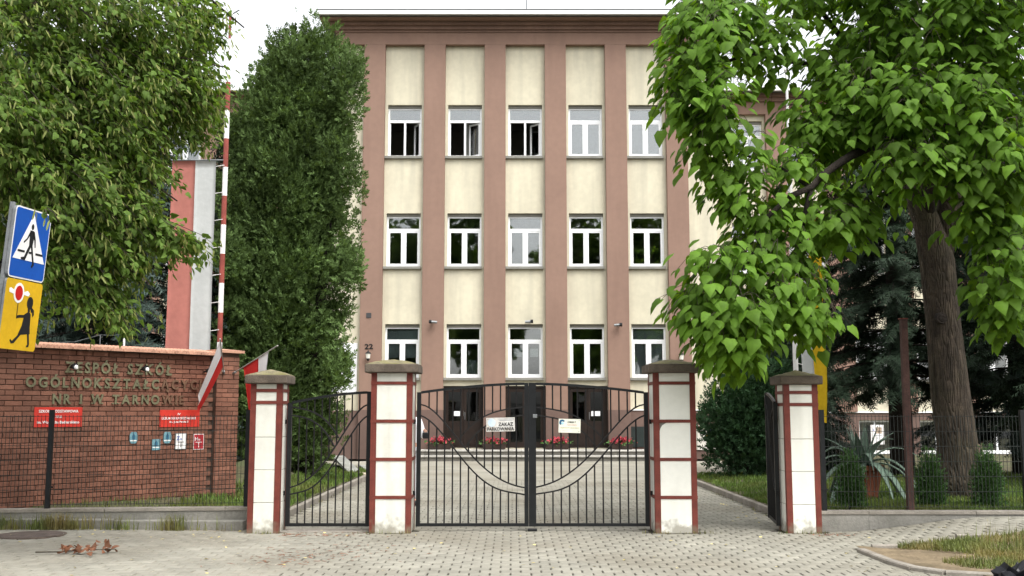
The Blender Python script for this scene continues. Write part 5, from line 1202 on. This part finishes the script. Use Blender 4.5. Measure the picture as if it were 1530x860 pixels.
# ------------------------------------------------------------ person half hidden behind the left main pillar
pr = thing('person', (-1.765, 18.0, 0), 'person in white shirt half hidden behind the left main pillar, holding a black bag', 'person')
def skin(name, verts, edges, radii, m, parent, sub=2, root=0):
    me = bpy.data.meshes.new(name); off = WLOC[parent.name]; me.from_pydata([tuple(Vector(v)) for v in verts], edges, [])
    o = link(name, me, parent, off); o.modifiers.new('skin', 'SKIN'); 
    for i, r_ in enumerate(radii): me.skin_vertices[0].data[i].radius = (r_, r_) if isinstance(r_, (int, float)) else r_
    me.skin_vertices[0].data[root].use_root = True
    s = o.modifiers.new('sub', 'SUBSURF'); s.levels = sub; s.render_levels = sub; me.materials.append(m); o.modifiers['skin'].use_smooth_shade = True; return o
bv = [(0,0,.95),(0,0,1.12),(0,0,1.30),(0,0,1.43),(0,-.01,1.51),(0,-.02,1.58),(0,-.03,1.68),   # pelvis .. head
      (.17,0,1.41),(.25,.02,1.14),(.29,-.12,1.26),(.30,-.16,1.28), (-.17,0,1.41),(-.24,.02,1.13),(-.24,-.10,.92),(-.24,-.12,.85),
      (.10,0,.90),(.11,-.02,.50),(.11,.02,.09),(.12,-.13,.03), (-.10,0,.90),(-.11,0,.50),(-.11,.03,.09),(-.12,-.12,.03)]
be = [(0,1),(1,2),(2,3),(3,4),(4,5),(5,6),(3,7),(7,8),(8,9),(9,10),(3,11),(11,12),(12,13),(13,14),(0,15),(15,16),(16,17),(17,18),(0,19),(19,20),(20,21),(21,22)]
brr = [(.15,.10),(.13,.09),(.145,.10),(.10,.08),.052,(.072,.085),(.078,.095), .058,.042,.030,.032,.058,.042,.030,.032, .078,.055,.038,.035,.078,.055,.038,.035]
fing = 0
for hand, dx in ((10, 1), (14, -1)):
    hx, hy, hz_ = bv[hand]
    for f in range(5):
        k = len(bv)
        if f < 4: p1 = (hx+.012*(f-1.5), hy-.045, hz_-.02); p2 = (hx+.012*(f-1.5), hy-.06+.004*abs(f-1), hz_-.055); e = [(hand,k),(k,k+1)]
        else: p1 = (hx-.035*dx, hy-.03, hz_+.0); p2 = (hx-.04*dx, hy-.055, hz_-.02); e = [(hand,k),(k,k+1)]
        bv += [p1, p2]; be += e; brr += [.009, .008]
skin('body', bv, be, brr, M_skin, pr)
skin('shirt', bv[:5]+[bv[7],bv[8],bv[9],bv[11],bv[12],bv[13]], [(0,1),(1,2),(2,3),(3,4),(3,5),(5,6),(6,7),(3,8),(8,9),(9,10)], [(.165,.115),(.15,.11),(.16,.115),(.11,.09),.058,.072,.056,.042,.072,.056,.042], M_cloth, pr)
skin('trousers', [bv[0],bv[15],bv[16],bv[17],bv[19],bv[20],bv[21]], [(0,1),(1,2),(2,3),(0,4),(4,5),(5,6)], [(.155,.11),.092,.072,.058,.092,.072,.058], M_trouser, pr)
skin('shoe', [(.11,.05,.05),(.115,-.06,.05),(.12,-.17,.04)], [(0,1),(1,2)], [.048,.05,.038], M_signblack, pr, 1)
skin('shoe', [(-.11,.06,.05),(-.115,-.05,.05),(-.12,-.16,.04)], [(0,1),(1,2)], [.048,.05,.038], M_signblack, pr, 1)
skin('hair', [(0,.03,1.60),(0,.035,1.68),(0,.0,1.745),(0,-.06,1.755)], [(0,1),(1,2),(2,3)], [(.075,.06),(.085,.075),(.082,.05),(.06,.025)], M_hair, pr)
for sx in (-1, 1): MB().lathe((-1.765+sx*.03, 18.0-.118, 1.675), [(.006,-.004),(.011,0),(.006,.004)], 8).build('eye', M_signblack, pr)
MB().add([(-1.779,17.885,1.635),(-1.751,17.885,1.635),(-1.765,17.862,1.642),(-1.765,17.89,1.685)], [(0,1,2),(0,2,3),(1,3,2),(0,3,1)]).build('nose', M_skin, pr)
MB().cbox(-1.788, -1.742, 17.883, 17.892, 1.597, 1.606, .002).build('mouth', mat('lips', (.36,.13,.11), .6), pr)
hb = thing('handbag', (-1.455, 17.8, 1.2), 'small black bag held by the person behind the gate', 'bag')
MB().cbox(-1.515, -1.405, 17.74, 17.80, 1.13, 1.235, .015).build('body', M_signblack, hb); MB().tube([(-1.505,17.77,1.235),(-1.485,17.77,1.275),(-1.435,17.77,1.275),(-1.415,17.77,1.235)], .006, 6).build('handle', M_signblack, hb)
